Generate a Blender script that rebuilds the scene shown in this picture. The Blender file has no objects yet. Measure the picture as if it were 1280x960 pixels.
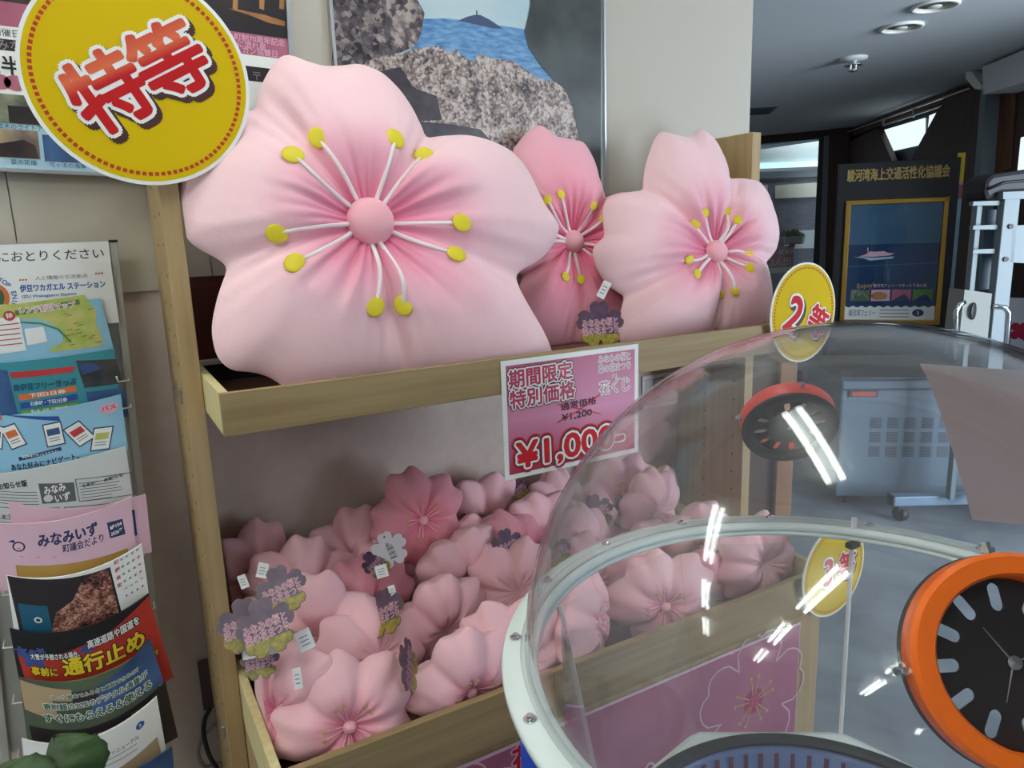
import bpy, bmesh, math, random
import numpy as np
from mathutils import Vector, Matrix, noise as mnoise
R_ = random.Random(11)
PI = math.pi
SC = bpy.context.scene
COL = SC.collection

# ------------------------------------------------------------------ camera
YAW, PITCH, ROLL, FPX, CAMH = 0.5145, 0.2022, -0.0339, 902.37, 1.45
_f = Vector((math.sin(YAW)*math.cos(PITCH), math.cos(YAW)*math.cos(PITCH), -math.sin(PITCH)))
_r = Vector((math.cos(YAW), -math.sin(YAW), 0)); _u = _r.cross(_f)
CR = math.cos(ROLL)*_r + math.sin(ROLL)*_u
CU = -math.sin(ROLL)*_r + math.cos(ROLL)*_u
CF = _f
cam_d = bpy.data.cameras.new('camera'); cam = bpy.data.objects.new('camera', cam_d); COL.objects.link(cam)
cam_d.sensor_width = 36; cam_d.lens = 36*FPX/1280; cam_d.clip_start = .02; cam_d.clip_end = 100
cam.matrix_world = Matrix(((CR.x, CU.x, -CF.x, 0), (CR.y, CU.y, -CF.y, 0), (CR.z, CU.z, -CF.z, CAMH), (0, 0, 0, 1)))
SC.camera = cam

# ------------------------------------------------------------------ world, exposure
SC.view_settings.view_transform = 'Standard'; SC.view_settings.look = 'None'
SC.view_settings.gamma = 1; SC.view_settings.use_curve_mapping = False
SC.view_settings.exposure = 0.62
TUBE_E = 11.5
DAY_E = 3.0
w = bpy.data.worlds.new('world'); SC.world = w; w.use_nodes = True
w.node_tree.nodes['Background'].inputs[0].default_value = (.80, .84, .9, 1)
w.node_tree.nodes['Background'].inputs[1].default_value = .15
SC.cycles.transparent_max_bounces = 24
SC.cycles.max_bounces = 10
SC.cycles.use_denoising = True
def area(name, loc, target, sx, sy, power, color):
    l = bpy.data.lights.new(name, 'AREA'); l.shape = 'RECTANGLE'; l.size = sx; l.size_y = sy; l.energy = power; l.color = color
    o = bpy.data.objects.new(name, l); COL.objects.link(o); o.location = loc
    o.rotation_euler = (Vector(target)-Vector(loc)).to_track_quat('-Z', 'Y').to_euler()
    o['kind'] = 'helper'
    return o
# unseen fill light added to brighten the lobby, tinted like daylight
area('lobby_fill', (4.3, -2.8, 1.2), (4.6, 3.5, 1.4), 3.2, 2.0, 105, (.74, .87, 1)).data.spread = 1.75
# open daylight on the passage outside the far window
area('passage_daylight', (6.9, 5.9, 3.4), (8.2, 6.6, 1.2), 2.0, 1.2, 40, (.88, .95, 1))

# ------------------------------------------------------------------ geometry helpers
def at(px, py, x=None, y=None, z=None):
    d = CR*((px-640)/FPX) - CU*((py-480)/FPX) + CF
    if x is not None: t = x/d.x
    elif y is not None: t = y/d.y
    else: t = (z-CAMH)/d.z
    p = d*t
    return Vector((p.x, p.y, p.z+CAMH))
def onplane(px, py, p0, n):
    d = CR*((px-640)/FPX) - CU*((py-480)/FPX) + CF
    c = Vector((0, 0, CAMH)); t = (p0-c).dot(n)/d.dot(n)
    return c + d*t
def px_of(p):
    q = Vector(p)-Vector((0, 0, CAMH)); z = q.dot(CF); return 640+FPX*q.dot(CR)/z, 480-FPX*q.dot(CU)/z
def lin(c): return tuple(((v/255)/12.92 if v/255 <= .04045 else ((v/255+.055)/1.055)**2.4) for v in c)

MATS = {}
def mat(name, rgb=None, rough=.6, metal=0., spec=.5, noise=None, bump=0., bscale=200, emit=0., sheen=0., coat=0.):
    """noise = (second colour, scale, (sx,sy,sz))"""
    if name in MATS: return MATS[name]
    m = bpy.data.materials.new(name); m.use_nodes = True; MATS[name] = m
    nt = m.node_tree; b = nt.nodes['Principled BSDF']; L = nt.links.new
    col = (*lin(rgb), 1)
    b.inputs['Base Color'].default_value = col
    b.inputs['Roughness'].default_value = rough; b.inputs['Metallic'].default_value = metal
    b.inputs['Specular IOR Level'].default_value = spec
    b.inputs['Sheen Weight'].default_value = sheen; b.inputs['Coat Weight'].default_value = coat
    if emit: b.inputs['Emission Color'].default_value = col; b.inputs['Emission Strength'].default_value = emit
    if noise:
        tc = nt.nodes.new('ShaderNodeTexCoord'); mp = nt.nodes.new('ShaderNodeMapping'); L(tc.outputs['Object'], mp.inputs[0])
        mp.inputs['Scale'].default_value = noise[2]
        n = nt.nodes.new('ShaderNodeTexNoise'); n.inputs['Scale'].default_value = noise[1]; n.inputs['Detail'].default_value = 6
        L(mp.outputs[0], n.inputs[0])
        mr = nt.nodes.new('ShaderNodeMapRange'); L(n.outputs[0], mr.inputs[0]); mr.inputs[1].default_value = .33; mr.inputs[2].default_value = .67
        mx = nt.nodes.new('ShaderNodeMix'); mx.data_type = 'RGBA'; L(mr.outputs[0], mx.inputs[0])
        mx.inputs[6].default_value = col; mx.inputs[7].default_value = (*lin(noise[0]), 1)
        L(mx.outputs[2], b.inputs['Base Color'])
    if bump:
        tc = nt.nodes.new('ShaderNodeTexCoord'); n = nt.nodes.new('ShaderNodeTexNoise'); L(tc.outputs['Object'], n.inputs[0]); n.inputs['Scale'].default_value = bscale
        n.inputs['Detail'].default_value = 3
        bp = nt.nodes.new('ShaderNodeBump'); bp.inputs['Strength'].default_value = bump; bp.inputs['Distance'].default_value = .002
        L(n.outputs[0], bp.inputs['Height']); L(bp.outputs[0], b.inputs['Normal'])
    return m
def M(name): return MATS[name]

def rock_mat(name, c1, c2, c3, scale, rough=.4, lo=.36, hi=.66):
    m = bpy.data.materials.new(name); m.use_nodes = True; MATS[name] = m
    nt = m.node_tree; b = nt.nodes['Principled BSDF']; L = nt.links.new; b.inputs['Roughness'].default_value = rough
    tc = nt.nodes.new('ShaderNodeTexCoord')
    n0 = nt.nodes.new('ShaderNodeTexNoise'); n0.inputs['Scale'].default_value = scale*.3; n0.inputs['Detail'].default_value = 10; n0.inputs['Roughness'].default_value = .75; L(tc.outputs['Object'], n0.inputs[0])
    v = nt.nodes.new('ShaderNodeTexVoronoi'); v.inputs['Scale'].default_value = scale*2.6; v.feature = 'F1'
    vm = nt.nodes.new('ShaderNodeVectorMath'); vm.operation = 'MULTIPLY_ADD'; L(n0.outputs['Color'], vm.inputs[0]); vm.inputs[1].default_value = (.012, .012, .012); L(tc.outputs['Object'], vm.inputs[2]); L(vm.outputs[0], v.inputs[0])
    sp_ = nt.nodes.new('ShaderNodeSeparateColor'); L(v.outputs['Color'], sp_.inputs[0])
    mx = nt.nodes.new('ShaderNodeMath'); mx.operation = 'MULTIPLY_ADD'; L(sp_.outputs[0], mx.inputs[0]); mx.inputs[1].default_value = .22; 
    sb = nt.nodes.new('ShaderNodeMath'); sb.operation = 'SUBTRACT'; L(n0.outputs[0], sb.inputs[0]); sb.inputs[1].default_value = .11; L(sb.outputs[0], mx.inputs[2])
    cr = nt.nodes.new('ShaderNodeValToRGB'); L(mx.outputs[0], cr.inputs[0])
    e = cr.color_ramp.elements; e[0].position = lo; e[0].color = (*lin(c1), 1); e[1].position = hi; e[1].color = (*lin(c3), 1)
    x = e.new((lo+hi)/2); x.color = (*lin(c2), 1)
    L(cr.outputs[0], b.inputs['Base Color'])
    return m

def wood(name, c1, c2, axis, rough=.5):
    sc = [70, 70, 70]; sc['xyz'.index(axis)] = 3
    return mat(name, c1, rough, noise=(c2, 1.0, tuple(sc)), spec=.35)

def glass_mat(name, tint=(1, 1, 1), f0=.035, haze=.02, hz=(.9, .9, .9), rough=0.0):
    m = bpy.data.materials.new(name); m.use_nodes = True; MATS[name] = m
    nt = m.node_tree; nt.nodes.clear(); L = nt.links.new
    out = nt.nodes.new('ShaderNodeOutputMaterial'); tr = nt.nodes.new('ShaderNodeBsdfTransparent'); tr.inputs[0].default_value = (*tint, 1)
    gl = nt.nodes.new('ShaderNodeBsdfGlossy'); gl.inputs['Roughness'].default_value = rough; df = nt.nodes.new('ShaderNodeBsdfDiffuse'); df.inputs[0].default_value = (*hz, 1)
    lw = nt.nodes.new('ShaderNodeLayerWeight'); lw.inputs[0].default_value = .5
    pw = nt.nodes.new('ShaderNodeMath'); pw.operation = 'POWER'; L(lw.outputs['Facing'], pw.inputs[0]); pw.inputs[1].default_value = 5
    ma = nt.nodes.new('ShaderNodeMath'); ma.operation = 'MULTIPLY_ADD'; L(pw.outputs[0], ma.inputs[0]); ma.inputs[1].default_value = 1-f0; ma.inputs[2].default_value = f0
    m1 = nt.nodes.new('ShaderNodeMixShader'); m1.inputs[0].default_value = haze; L(tr.outputs[0], m1.inputs[1]); L(df.outputs[0], m1.inputs[2])
    m2 = nt.nodes.new('ShaderNodeMixShader'); L(ma.outputs[0], m2.inputs[0]); L(m1.outputs[0], m2.inputs[1]); L(gl.outputs[0], m2.inputs[2])
    L(m2.outputs[0], out.inputs[0])
    return m

ROOT = {}
def tagp(o, label=None, cat=None, group=None, kind=None):
    if label: o['label'] = label
    if cat: o['category'] = cat
    if group: o['group'] = group
    if kind: o['kind'] = kind
    return o
def thing(name, loc, label, cat, group=None, rot=None):
    o = bpy.data.objects.new(name, None); COL.objects.link(o); o.empty_display_size = .05
    mw = Matrix.Translation(Vector(loc))
    if rot is not None: mw = mw @ rot.to_4x4()
    o.matrix_world = mw; ROOT[o] = mw
    return tagp(o, label, cat, group)
def inv(o): return ROOT[o].inverted() if o in ROOT else Matrix.Identity(4)

class MB:
    """collects shapes in world space and links them as one mesh object"""
    def __init__(s): s.v = []; s.f = []; s.m = []; s.mats = []
    def mi(s, m):
        if isinstance(m, str): m = MATS[m]
        if m not in s.mats: s.mats.append(m)
        return s.mats.index(m)
    def add(s, vs, fs, m):
        k = len(s.v); i = s.mi(m)
        s.v += [Vector(v) for v in vs]; s.f += [[a+k for a in f] for f in fs]; s.m += [i]*len(fs)
        return s
    def box(s, x0, y0, z0, x1, y1, z1, m):
        vs = [(x0, y0, z0), (x1, y0, z0), (x1, y1, z0), (x0, y1, z0), (x0, y0, z1), (x1, y0, z1), (x1, y1, z1), (x0, y1, z1)]
        return s.add(vs, [(0, 3, 2, 1), (4, 5, 6, 7), (0, 1, 5, 4), (1, 2, 6, 5), (2, 3, 7, 6), (3, 0, 4, 7)], m)
    def obox(s, o, U, V, W, m):
        """box from corner o along three edge vectors"""
        o, U, V, W = Vector(o), Vector(U), Vector(V), Vector(W)
        vs = [o, o+U, o+U+V, o+V, o+W, o+U+W, o+U+V+W, o+V+W]
        return s.add(vs, [(0, 3, 2, 1), (4, 5, 6, 7), (0, 1, 5, 4), (1, 2, 6, 5), (2, 3, 7, 6), (3, 0, 4, 7)], m)
    def prism(s, pts, n, t, m):
        """polygon (3-D points) extruded by t along n"""
        n = Vector(n).normalized()*t; k = len(pts); a = [Vector(p) for p in pts]; b = [p+n for p in a]
        fs = [list(range(k))[::-1], list(range(k, 2*k))] + [(i, (i+1) % k, (i+1) % k+k, i+k) for i in range(k)]
        return s.add(a+b, fs, m)
    def tube(s, pts, r, m, n=10, closed=False, cap=True):
        pts = [Vector(p) for p in pts]; k = len(pts); vs = []; fs = []
        rr = r if isinstance(r, (list, tuple)) else [r]*k
        up = None
        for i, p in enumerate(pts):
            a = pts[(i-1) % k] if (i > 0 or closed) else p; b = pts[(i+1) % k] if (i < k-1 or closed) else p
            t = (b-a).normalized()
            if up is None: up = Vector((0, 0, 1)) if abs(t.z) < .9 else Vector((1, 0, 0))
            x = up.cross(t)
            if x.length < 1e-6: x = Vector((1, 0, 0)).cross(t)
            x.normalize(); y = t.cross(x); up = y
            vs += [p + (x*math.cos(2*PI*j/n)+y*math.sin(2*PI*j/n))*rr[i] for j in range(n)]
        for i in range(k if closed else k-1):
            for j in range(n):
                fs.append((i*n+j, i*n+(j+1) % n, ((i+1) % k)*n+(j+1) % n, ((i+1) % k)*n+j))
        if cap and not closed: fs += [list(range(n))[::-1], list(range((k-1)*n, k*n))]
        return s.add(vs, fs, m)
    def lathe(s, prof, c, axis, m, n=48, closed=False, skip=None):
        """profile [(r,h)] round axis through c"""
        c = Vector(c); ax = Vector(axis).normalized(); x = ax.orthogonal().normalized(); y = ax.cross(x)
        vs = []; fs = []; k = len(prof)
        for r, h in prof:
            vs += [c + ax*h + (x*math.cos(2*PI*j/n)+y*math.sin(2*PI*j/n))*r for j in range(n)]
        for i in range(k if closed else k-1):
            for j in range(n):
                q = (i*n+j, i*n+(j+1) % n, ((i+1) % k)*n+(j+1) % n, ((i+1) % k)*n+j)
                if skip and skip(sum((vs[a] for a in q), Vector())/4): continue
                fs.append(q)
        return s.add(vs, fs, m)
    def disc(s, c, nrm, r, m, n=24, t=.001, ry=None, rot=0):
        c = Vector(c); ax = Vector(nrm).normalized(); x = ax.orthogonal().normalized(); y = ax.cross(x)
        ry = ry or r
        pts = [c + x*math.cos(2*PI*j/n)*r + y*math.sin(2*PI*j/n)*ry for j in range(n)]
        return s.prism(pts, ax, t, m)
    def ball(s, c, r, m, n=16, nz=10, sq=(1, 1, 1), rot=None):
        vs = []; fs = []; c = Vector(c)
        for i in range(nz+1):
            a = PI*i/nz
            for j in range(n):
                b = 2*PI*j/n; p = Vector((math.sin(a)*math.cos(b)*sq[0], math.sin(a)*math.sin(b)*sq[1], math.cos(a)*sq[2]))*r
                vs.append(c + (rot @ p if rot else p))
        for i in range(nz):
            for j in range(n): fs.append((i*n+j, (i+1)*n+j, (i+1)*n+(j+1) % n, i*n+(j+1) % n))
        return s.add(vs, fs, m)
    def build(s, name, parent=None, smooth=False, label=None, cat=None, group=None, kind=None, bevel=0, origin=None):
        me = bpy.data.meshes.new(name)
        mx = inv(parent) if parent is not None else Matrix.Identity(4)
        if parent is None and origin is None and s.v:
            lo = Vector([min(v[i] for v in s.v) for i in range(3)]); hi = Vector([max(v[i] for v in s.v) for i in range(3)])
            origin = Vector(((lo.x+hi.x)/2, (lo.y+hi.y)/2, lo.z))
        if origin is not None and parent is None: mx = Matrix.Translation(-Vector(origin))
        me.from_pydata([mx @ v for v in s.v], [], s.f)
        for m in s.mats: me.materials.append(m)
        me.polygons.foreach_set('material_index', s.m)
        if smooth: me.polygons.foreach_set('use_smooth', [True]*len(s.f))
        bm = bmesh.new(); bm.from_mesh(me); bmesh.ops.remove_doubles(bm, verts=bm.verts, dist=1e-6)
        bmesh.ops.recalc_face_normals(bm, faces=bm.faces); bm.to_mesh(me); bm.free()
        o = bpy.data.objects.new(name, me); COL.objects.link(o)
        if parent is not None: o.parent = parent; ROOT[o] = ROOT[parent]
        else:
            o.location = origin if origin is not None else (0, 0, 0)
            ROOT[o] = Matrix.Translation(o.location)
        if bevel:
            b = o.modifiers.new('bevel', 'BEVEL'); b.width = bevel; b.segments = 2; b.limit_method = 'ANGLE'
        if smooth == 'auto': me.shade_auto_smooth = None if False else None
        return tagp(o, label, cat, group, kind)

TXT = {}
def text_mesh(s, bold, space=1.0):
    k = (s, round(bold, 4), space)
    if k in TXT: return TXT[k]
    c = bpy.data.curves.new('t', 'FONT'); c.body = s; c.size = 1; c.offset = bold; c.resolution_u = 3; c.fill_mode = 'FRONT'
    c.space_character = space; c.align_x = 'CENTER'; c.align_y = 'CENTER'
    o = bpy.data.objects.new('t', c); m = bpy.data.meshes.new_from_object(o)
    vs = [(v.co.x, v.co.y) for v in m.vertices]; fs = [tuple(p.vertices) for p in m.polygons]
    bpy.data.objects.remove(o); bpy.data.curves.remove(c); bpy.data.meshes.remove(m)
    if vs:
        x0 = min(v[0] for v in vs); x1 = max(v[0] for v in vs); vs = [(v[0]-(x0+x1)/2, v[1]-.08) for v in vs]
        TXT[k] = (vs, fs, x1-x0)
    else: TXT[k] = ([], [], 0)
    return TXT[k]

class Print:
    """a printed sheet: flat shapes in metres (x right, y up) sent through fn(x, y, h) to the place"""
    LH = .0004
    def __init__(s, fn, lh=None, curved=0): s.mb = MB(); s.fn = fn; s.lh = lh or Print.LH; s.cv = curved
    def _add(s, pts, fs, m, layer): s.mb.add([s.fn(x, y, layer*s.lh) for x, y in pts], fs, m)
    def card(s, x0, y0, x1, y1, m, t=.0008, nx=8, ny=8, edge=None):
        g = [(x0+(x1-x0)*i/nx, y0+(y1-y0)*j/ny) for j in range(ny+1) for i in range(nx+1)]
        k = len(g); a = [s.fn(x, y, 0) for x, y in g]; b = [s.fn(x, y, -t) for x, y in g]
        q = lambda i, j: j*(nx+1)+i
        fs = [(q(i, j), q(i+1, j), q(i+1, j+1), q(i, j+1)) for j in range(ny) for i in range(nx)]
        fb = [tuple(c+k for c in f[::-1]) for f in fs]
        rim = [q(i, 0) for i in range(nx)]+[q(nx, j) for j in range(ny)]+[q(i, ny) for i in range(nx, 0, -1)]+[q(0, j) for j in range(ny, 0, -1)]
        fe = [(rim[i-1], rim[i-1]+k, rim[i]+k, rim[i]) for i in range(len(rim))]
        s.mb.add(a+b, fs+fb+fe, m); return s
    def cardpoly(s, pts, m, t=.0008):
        a = [s.fn(x, y, 0) for x, y in pts]; b = [s.fn(x, y, -t) for x, y in pts]; k = len(pts)
        s.mb.add(a+b, [list(range(k)), list(range(k, 2*k))[::-1]]+[(i, i+k, (i+1) % k+k, (i+1) % k) for i in range(k)], m); return s
    def rect(s, x0, y0, x1, y1, m, layer=1, nx=6, ny=4):
        g = [(x0+(x1-x0)*i/nx, y0+(y1-y0)*j/ny) for j in range(ny+1) for i in range(nx+1)]; q = lambda i, j: j*(nx+1)+i
        s._add(g, [(q(i, j), q(i+1, j), q(i+1, j+1), q(i, j+1)) for j in range(ny) for i in range(nx)], m, layer); return s
    def _sub(s, pts, tris, m, layer):
        pts = [tuple(p) for p in pts]; out = []; stack = list(tris); mid = {}
        while stack:
            a, b, c = stack.pop(); best = max(((a, b, c), (b, c, a), (c, a, b)), key=lambda t: abs(pts[t[0]][0]-pts[t[1]][0]))
            i, j, k = best
            if abs(pts[i][0]-pts[j][0]) <= s.cv: out.append((a, b, c)); continue
            pts.append(((pts[i][0]+pts[j][0])/2, (pts[i][1]+pts[j][1])/2)); q = len(pts)-1; stack += [(i, q, k), (q, j, k)]
        s._add(pts, out, m, layer); return s
    def poly(s, pts, m, layer=1):
        if s.cv: return s._sub(pts, [(0, i, i+1) for i in range(1, len(pts)-1)], m, layer)
        s._add(pts, [list(range(len(pts)))], m, layer); return s
    def tri_poly(s, pts, m, layer=1):
        from mathutils.geometry import tessellate_polygon
        t = tessellate_polygon([[Vector((x, y, 0)) for x, y in pts]])
        if s.cv: return s._sub(pts, [tuple(f) for f in t], m, layer)
        s._add(pts, [tuple(f) for f in t], m, layer); return s
    def ell(s, cx, cy, rx, ry, m, layer=1, n=28): return s.poly([(cx+rx*math.cos(2*PI*i/n), cy+ry*math.sin(2*PI*i/n)) for i in range(n)], m, layer)
    def line(s, pts, wd, m, layer=1, closed=False):
        pp = [Vector(p) for p in pts]; n = len(pp); seg = n if closed else n-1
        for i in range(seg):
            a, b = pp[i], pp[(i+1) % n]; d = (b-a)
            if d.length < 1e-7: continue
            d.normalize(); nn = Vector((-d.y, d.x))*wd/2; e = d*wd*.3
            s.poly([tuple(a-e-nn), tuple(b+e-nn), tuple(b+e+nn), tuple(a-e+nn)], m, layer)
        return s
    def frame(s, x0, y0, x1, y1, wd, m, layer=1): return s.line([(x0, y0), (x1, y0), (x1, y1), (x0, y1)], wd, m, layer, True)
    def text(s, st, x, y, size, m, layer=2, bold=.012, rot=0, sx=1., width=None, space=1., skew=0., mirror=False, align='C', dil=0):
        vs, fs, wd = text_mesh(st, bold, space)
        if not vs: return s
        k = sx
        if width: k = width/(wd*size)
        c, n = math.cos(rot), math.sin(rot); pts = []
        ox = {'C': 0, 'L': wd/2, 'R': -wd/2}[align]
        for a, b in vs:
            a += ox
            if mirror: a = -a
            a, b = (a+skew*b)*size*k, b*size
            pts.append((x+a*c-b*n, y+a*n+b*c))
        fs = [f if not mirror else f[::-1] for f in fs]
        if dil:
            nd = 14 if dil > .06 else 8; d = dil*size
            for i in range(nd):
                ox, oy = d*math.cos(2*PI*i/nd), d*math.sin(2*PI*i/nd); s._add([(a+ox, b+oy) for a, b in pts], fs, m, layer+.03*i)
            layer += .03*nd
        s._add(pts, fs, m, layer); return s
    def outlined(s, st, x, y, size, layers, layer=2, **kw):
        for i, (b, m) in enumerate(layers): s.text(st, x, y, size, m, layer+i, bold=0, dil=b, **kw)
        return s
    def build(s, name, parent=None, **kw): return s.mb.build(name, parent, **kw)

def flat(o, U, V, N):
    o, U, V, N = Vector(o), Vector(U), Vector(V), Vector(N)
    return lambda x, y, h: o + U*x + V*y + N*h
def sakura(c, r, n=10, rot=PI/2, notch=.12):
    """outline of a five-petal blossom with notched tips"""
    pts = []
    for k in range(5):
        for i in range(n):
            ph = -PI/5 + 2*PI/5*i/n; q = abs(ph)/(PI/5)
            rad = r*(.60+.40*(1-q**2.6)**.6 - notch*math.exp(-(ph/.10)**2))
            a = rot + 2*PI*k/5 + ph; pts.append((c[0]+rad*math.cos(a), c[1]+rad*math.sin(a)))
    return pts

# ------------------------------------------------------------------ materials
mat('wall paper', (204, 188, 178), .8, bump=.25, bscale=90, noise=((198, 181, 170), 40, (1, 1, 1)))
mat('wall panel', (190, 182, 168), .6)
mat('groove', (150, 145, 136), .8)
mat('ceiling paint', (206, 206, 202), .85)
mat('lobby ceiling paint', (218, 222, 224), .85, bump=.1, bscale=60)
mat('floor concrete', (168, 178, 184), .38, noise=((128, 138, 146), 3.5, (1, 1, 1)), bump=.12, bscale=30)
mat('dark timber', (72, 44, 34), .5, noise=((48, 28, 22), 6, (4, 4, .5)))
mat('warm timber', (112, 70, 44), .5, noise=((84, 50, 30), 6, (4, 4, .5)))
wood('oak x', (166, 142, 102), (146, 121, 82), 'x')
wood('oak y', (212, 196, 148), (196, 176, 126), 'y')
wood('oak z', (182, 156, 114), (170, 143, 100), 'z')
wood('oak pale', (224, 212, 160), (210, 194, 140), 'z')
mat('shelf deck', (120, 88, 74), .22)
mat('dark red board', (96, 40, 30), .35, noise=((80, 32, 24), 8, (1, 1, 20)))
mat('hole', (44, 34, 24), .9)
mat('steel', (190, 190, 190), .25, metal=1)
mat('chrome', (220, 222, 224), .12, metal=1)
mat('brushed aluminium', (196, 198, 200), .35, metal=.9)
mat('white', (238, 238, 234), .5)
mat('white gloss', (226, 238, 234), .25)
mat('paper white', (240, 240, 236), .55)
mat('black', (22, 20, 22), .5)
mat('ink', (34, 32, 38), .6)
mat('black rubber', (30, 28, 32), .55, bump=.2, bscale=160)
mat('black lacquer', (18, 18, 24), .4)
mat('gold', (190, 150, 70), .28, metal=.85)
mat('gold ink', (200, 168, 92), .5)
mat('sign yellow', (218, 184, 6), .55, spec=.15)
mat('sign yellow pale', (222, 196, 60), .4)
mat('sign red', (206, 34, 40), .5, spec=.2)
mat('sign peach', (232, 128, 92), .4)
mat('dot red', (186, 52, 18), .5)
mat('shadow brown', (72, 36, 32), .5)
mat('magenta deep', (178, 24, 74), .35)
mat('magenta mid', (190, 62, 112), .35)
mat('magenta soft', (204, 112, 150), .35)
mat('pink pale', (228, 176, 196), .4)
mat('poster pink', (188, 112, 134), .3, noise=((168, 92, 116), 5, (1, 1, 1)))
mat('poster pink deep', (168, 50, 90), .35)
mat('poster line', (232, 196, 204), .4)
mat('poster gold', (206, 176, 110), .4)
mat('orange', (236, 108, 24), .32)
mat('red orange', (226, 62, 48), .35)
mat('blue body', (20, 70, 190), .35)
mat('blue tub', (126, 146, 190), .3)
mat('tub slot', (120, 60, 74), .5)
mat('gasket', (40, 44, 48), .5)
mat('machine grey', (90, 108, 122), .4)
mat('machine dark', (46, 54, 64), .35)
mat('caster', (36, 38, 42), .5)
mat('label red', (176, 60, 52), .4)
mat('bar blue', (112, 138, 162), .35)
mat('stand grey', (112, 126, 132), .45)
mat('stand box', (140, 142, 136), .6)
mat('petal red', (186, 30, 66), .6)
mat('curtain', (226, 224, 232), .8)
m_ = mat('sheet grey', (214, 198, 194), .7)
nt_ = m_.node_tree; tl_ = nt_.nodes.new('ShaderNodeBsdfTranslucent'); tl_.inputs[0].default_value = (*lin((226, 206, 202)), 1); ms_ = nt_.nodes.new('ShaderNodeMixShader'); ms_.inputs[0].default_value = .55
nt_.links.new(nt_.nodes['Principled BSDF'].outputs[0], ms_.inputs[1]); nt_.links.new(tl_.outputs[0], ms_.inputs[2]); nt_.links.new(ms_.outputs[0], nt_.nodes['Material Output'].inputs[0])
mat('leaf green', (58, 86, 38), .5, noise=((44, 68, 28), 30, (1, 1, 1)), bump=.3, bscale=60)
mat('stem green', (84, 116, 58), .5)
mat('pot', (150, 96, 66), .7)
mat('cable black', (26, 24, 26), .5)
mat('cable grey', (150, 146, 140), .6)
mat('outlet brown', (84, 68, 62), .5)
mat('rack metal', (186, 184, 176), .4, metal=.25)
mat('wire white', (214, 214, 210), .4)
mat('sky print', (176, 200, 208), .3, noise=((200, 214, 216), 4, (1, 1, 3)))
mat('sea print', (70, 122, 176), .3, noise=((130, 172, 206), 60, (.6, .6, 2.4)))
mat('isle print', (70, 86, 116), .35)
rock_mat('rock left print', (34, 28, 34), (96, 84, 88), (176, 160, 152), 40)
rock_mat('rock beach print', (54, 44, 44), (138, 120, 114), (206, 190, 180), 70, lo=.33, hi=.62)
mat('rock right print', (52, 54, 54), .3, noise=((80, 86, 84), 9, (1, 1, 1)))
mat('rock dark print', (42, 34, 40), .35, noise=((78, 66, 72), 20, (1, 1, 1)))
mat('photo brown', (92, 74, 66), .3, noise=((50, 40, 42), 14, (1, 1, 1)))
mat('photo orange', (186, 136, 84), .35, noise=((150, 98, 56), 20, (1, 1, 1)))
mat('photo green', (150, 156, 132), .35, noise=((66, 66, 58), 24, (1, 1, 1)))
mat('photo sand', (196, 176, 136), .35, noise=((110, 94, 92), 16, (1, 1, 1)))
mat('photo blue', (74, 112, 164), .35, noise=((40, 60, 96), 12, (1, 1, 1)))
mat('photo night', (54, 44, 46), .35, noise=((38, 32, 36), 10, (1, 1, 1)))
mat('photo cove', (52, 52, 56), .35, noise=((96, 92, 88), 20, (1, 1, 1)))
rock_mat('photo crowd', (32, 28, 34), (150, 84, 72), (214, 176, 148), 130)
mat('light blue', (168, 204, 222), .45)
mat('sky blue', (150, 200, 226), .45)
mat('map green', (166, 188, 78), .5, noise=((208, 202, 120), 40, (1, 1, 1)))
mat('map road', (96, 140, 64), .5)
mat('teal', (62, 148, 160), .45)
mat('teal dark', (30, 92, 120), .45)
mat('navy', (38, 60, 104), .5)
mat('navy ink', (44, 56, 96), .5)
mat('print blue', (40, 96, 168), .5)
mat('pill orange', (220, 116, 60), .5)
mat('pill blue', (42, 84, 160), .5)
mat('pill green', (132, 170, 62), .5)
mat('ribbon red', (196, 60, 60), .5)
mat('newsprint', (206, 208, 206), .7)
mat('news grey', (96, 98, 100), .6)
mat('pink paper', (224, 184, 200), .6)
mat('ochre', (186, 146, 74), .5)
mat('banner red', (200, 58, 38), .45, noise=((176, 40, 30), 8, (1, 1, 1)))
mat('splash blue', (58, 84, 150), .45)
mat('text yellow', (240, 208, 40), .5)
mat('text green', (60, 104, 66), .5)
mat('scene olive', (96, 112, 84), .45, noise=((70, 74, 62), 8, (1, 1, 1)))
mat('scene roof', (186, 160, 124), .45)
mat('tag purple', (100, 76, 98), .35, noise=((72, 52, 74), 60, (1, 1, 1)))
mat('tag grey', (142, 132, 138), .35)
mat('tag green', (104, 108, 50), .35, noise=((176, 152, 50), 160, (1, 1, 1)))
mat('tag rim', (120, 90, 60), .4)
mat('tag back', (206, 202, 206), .5)
mat('tag ink', (150, 66, 96), .5)
mat('label white', (236, 234, 234), .5)
mat('stamen white', (240, 226, 226), .7, sheen=.3)
mat('stamen pink', (244, 206, 210), .7)
mat('anther yellow', (226, 206, 40), .6)
mat('anther gold', (204, 168, 104), .7)
mat('tube glow', (250, 255, 252), .4, emit=TUBE_E)
mat('fixture white', (232, 236, 234), .3)
mat('day panel', (226, 240, 244), .5, emit=.7)
mat('lit cove', (190, 230, 240), .5, emit=.85)
mat('facade pale', (196, 204, 202), .7)
mat('facade grey', (132, 138, 144), .7)
mat('facade dark', (60, 62, 64), .7)
mat('facade brick', (118, 120, 130), .8, noise=((100, 102, 112), 10, (1, 1, 6)))
mat('facade cream', (232, 228, 208), .6)
mat('planter', (150, 156, 156), .6)
mat('pink panel', (206, 140, 156), .5)
mat('cardboard', (150, 108, 76), .7, noise=((128, 88, 60), 6, (1, 1, 1)))
mat('cardboard dark', (78, 58, 48), .7)
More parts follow.
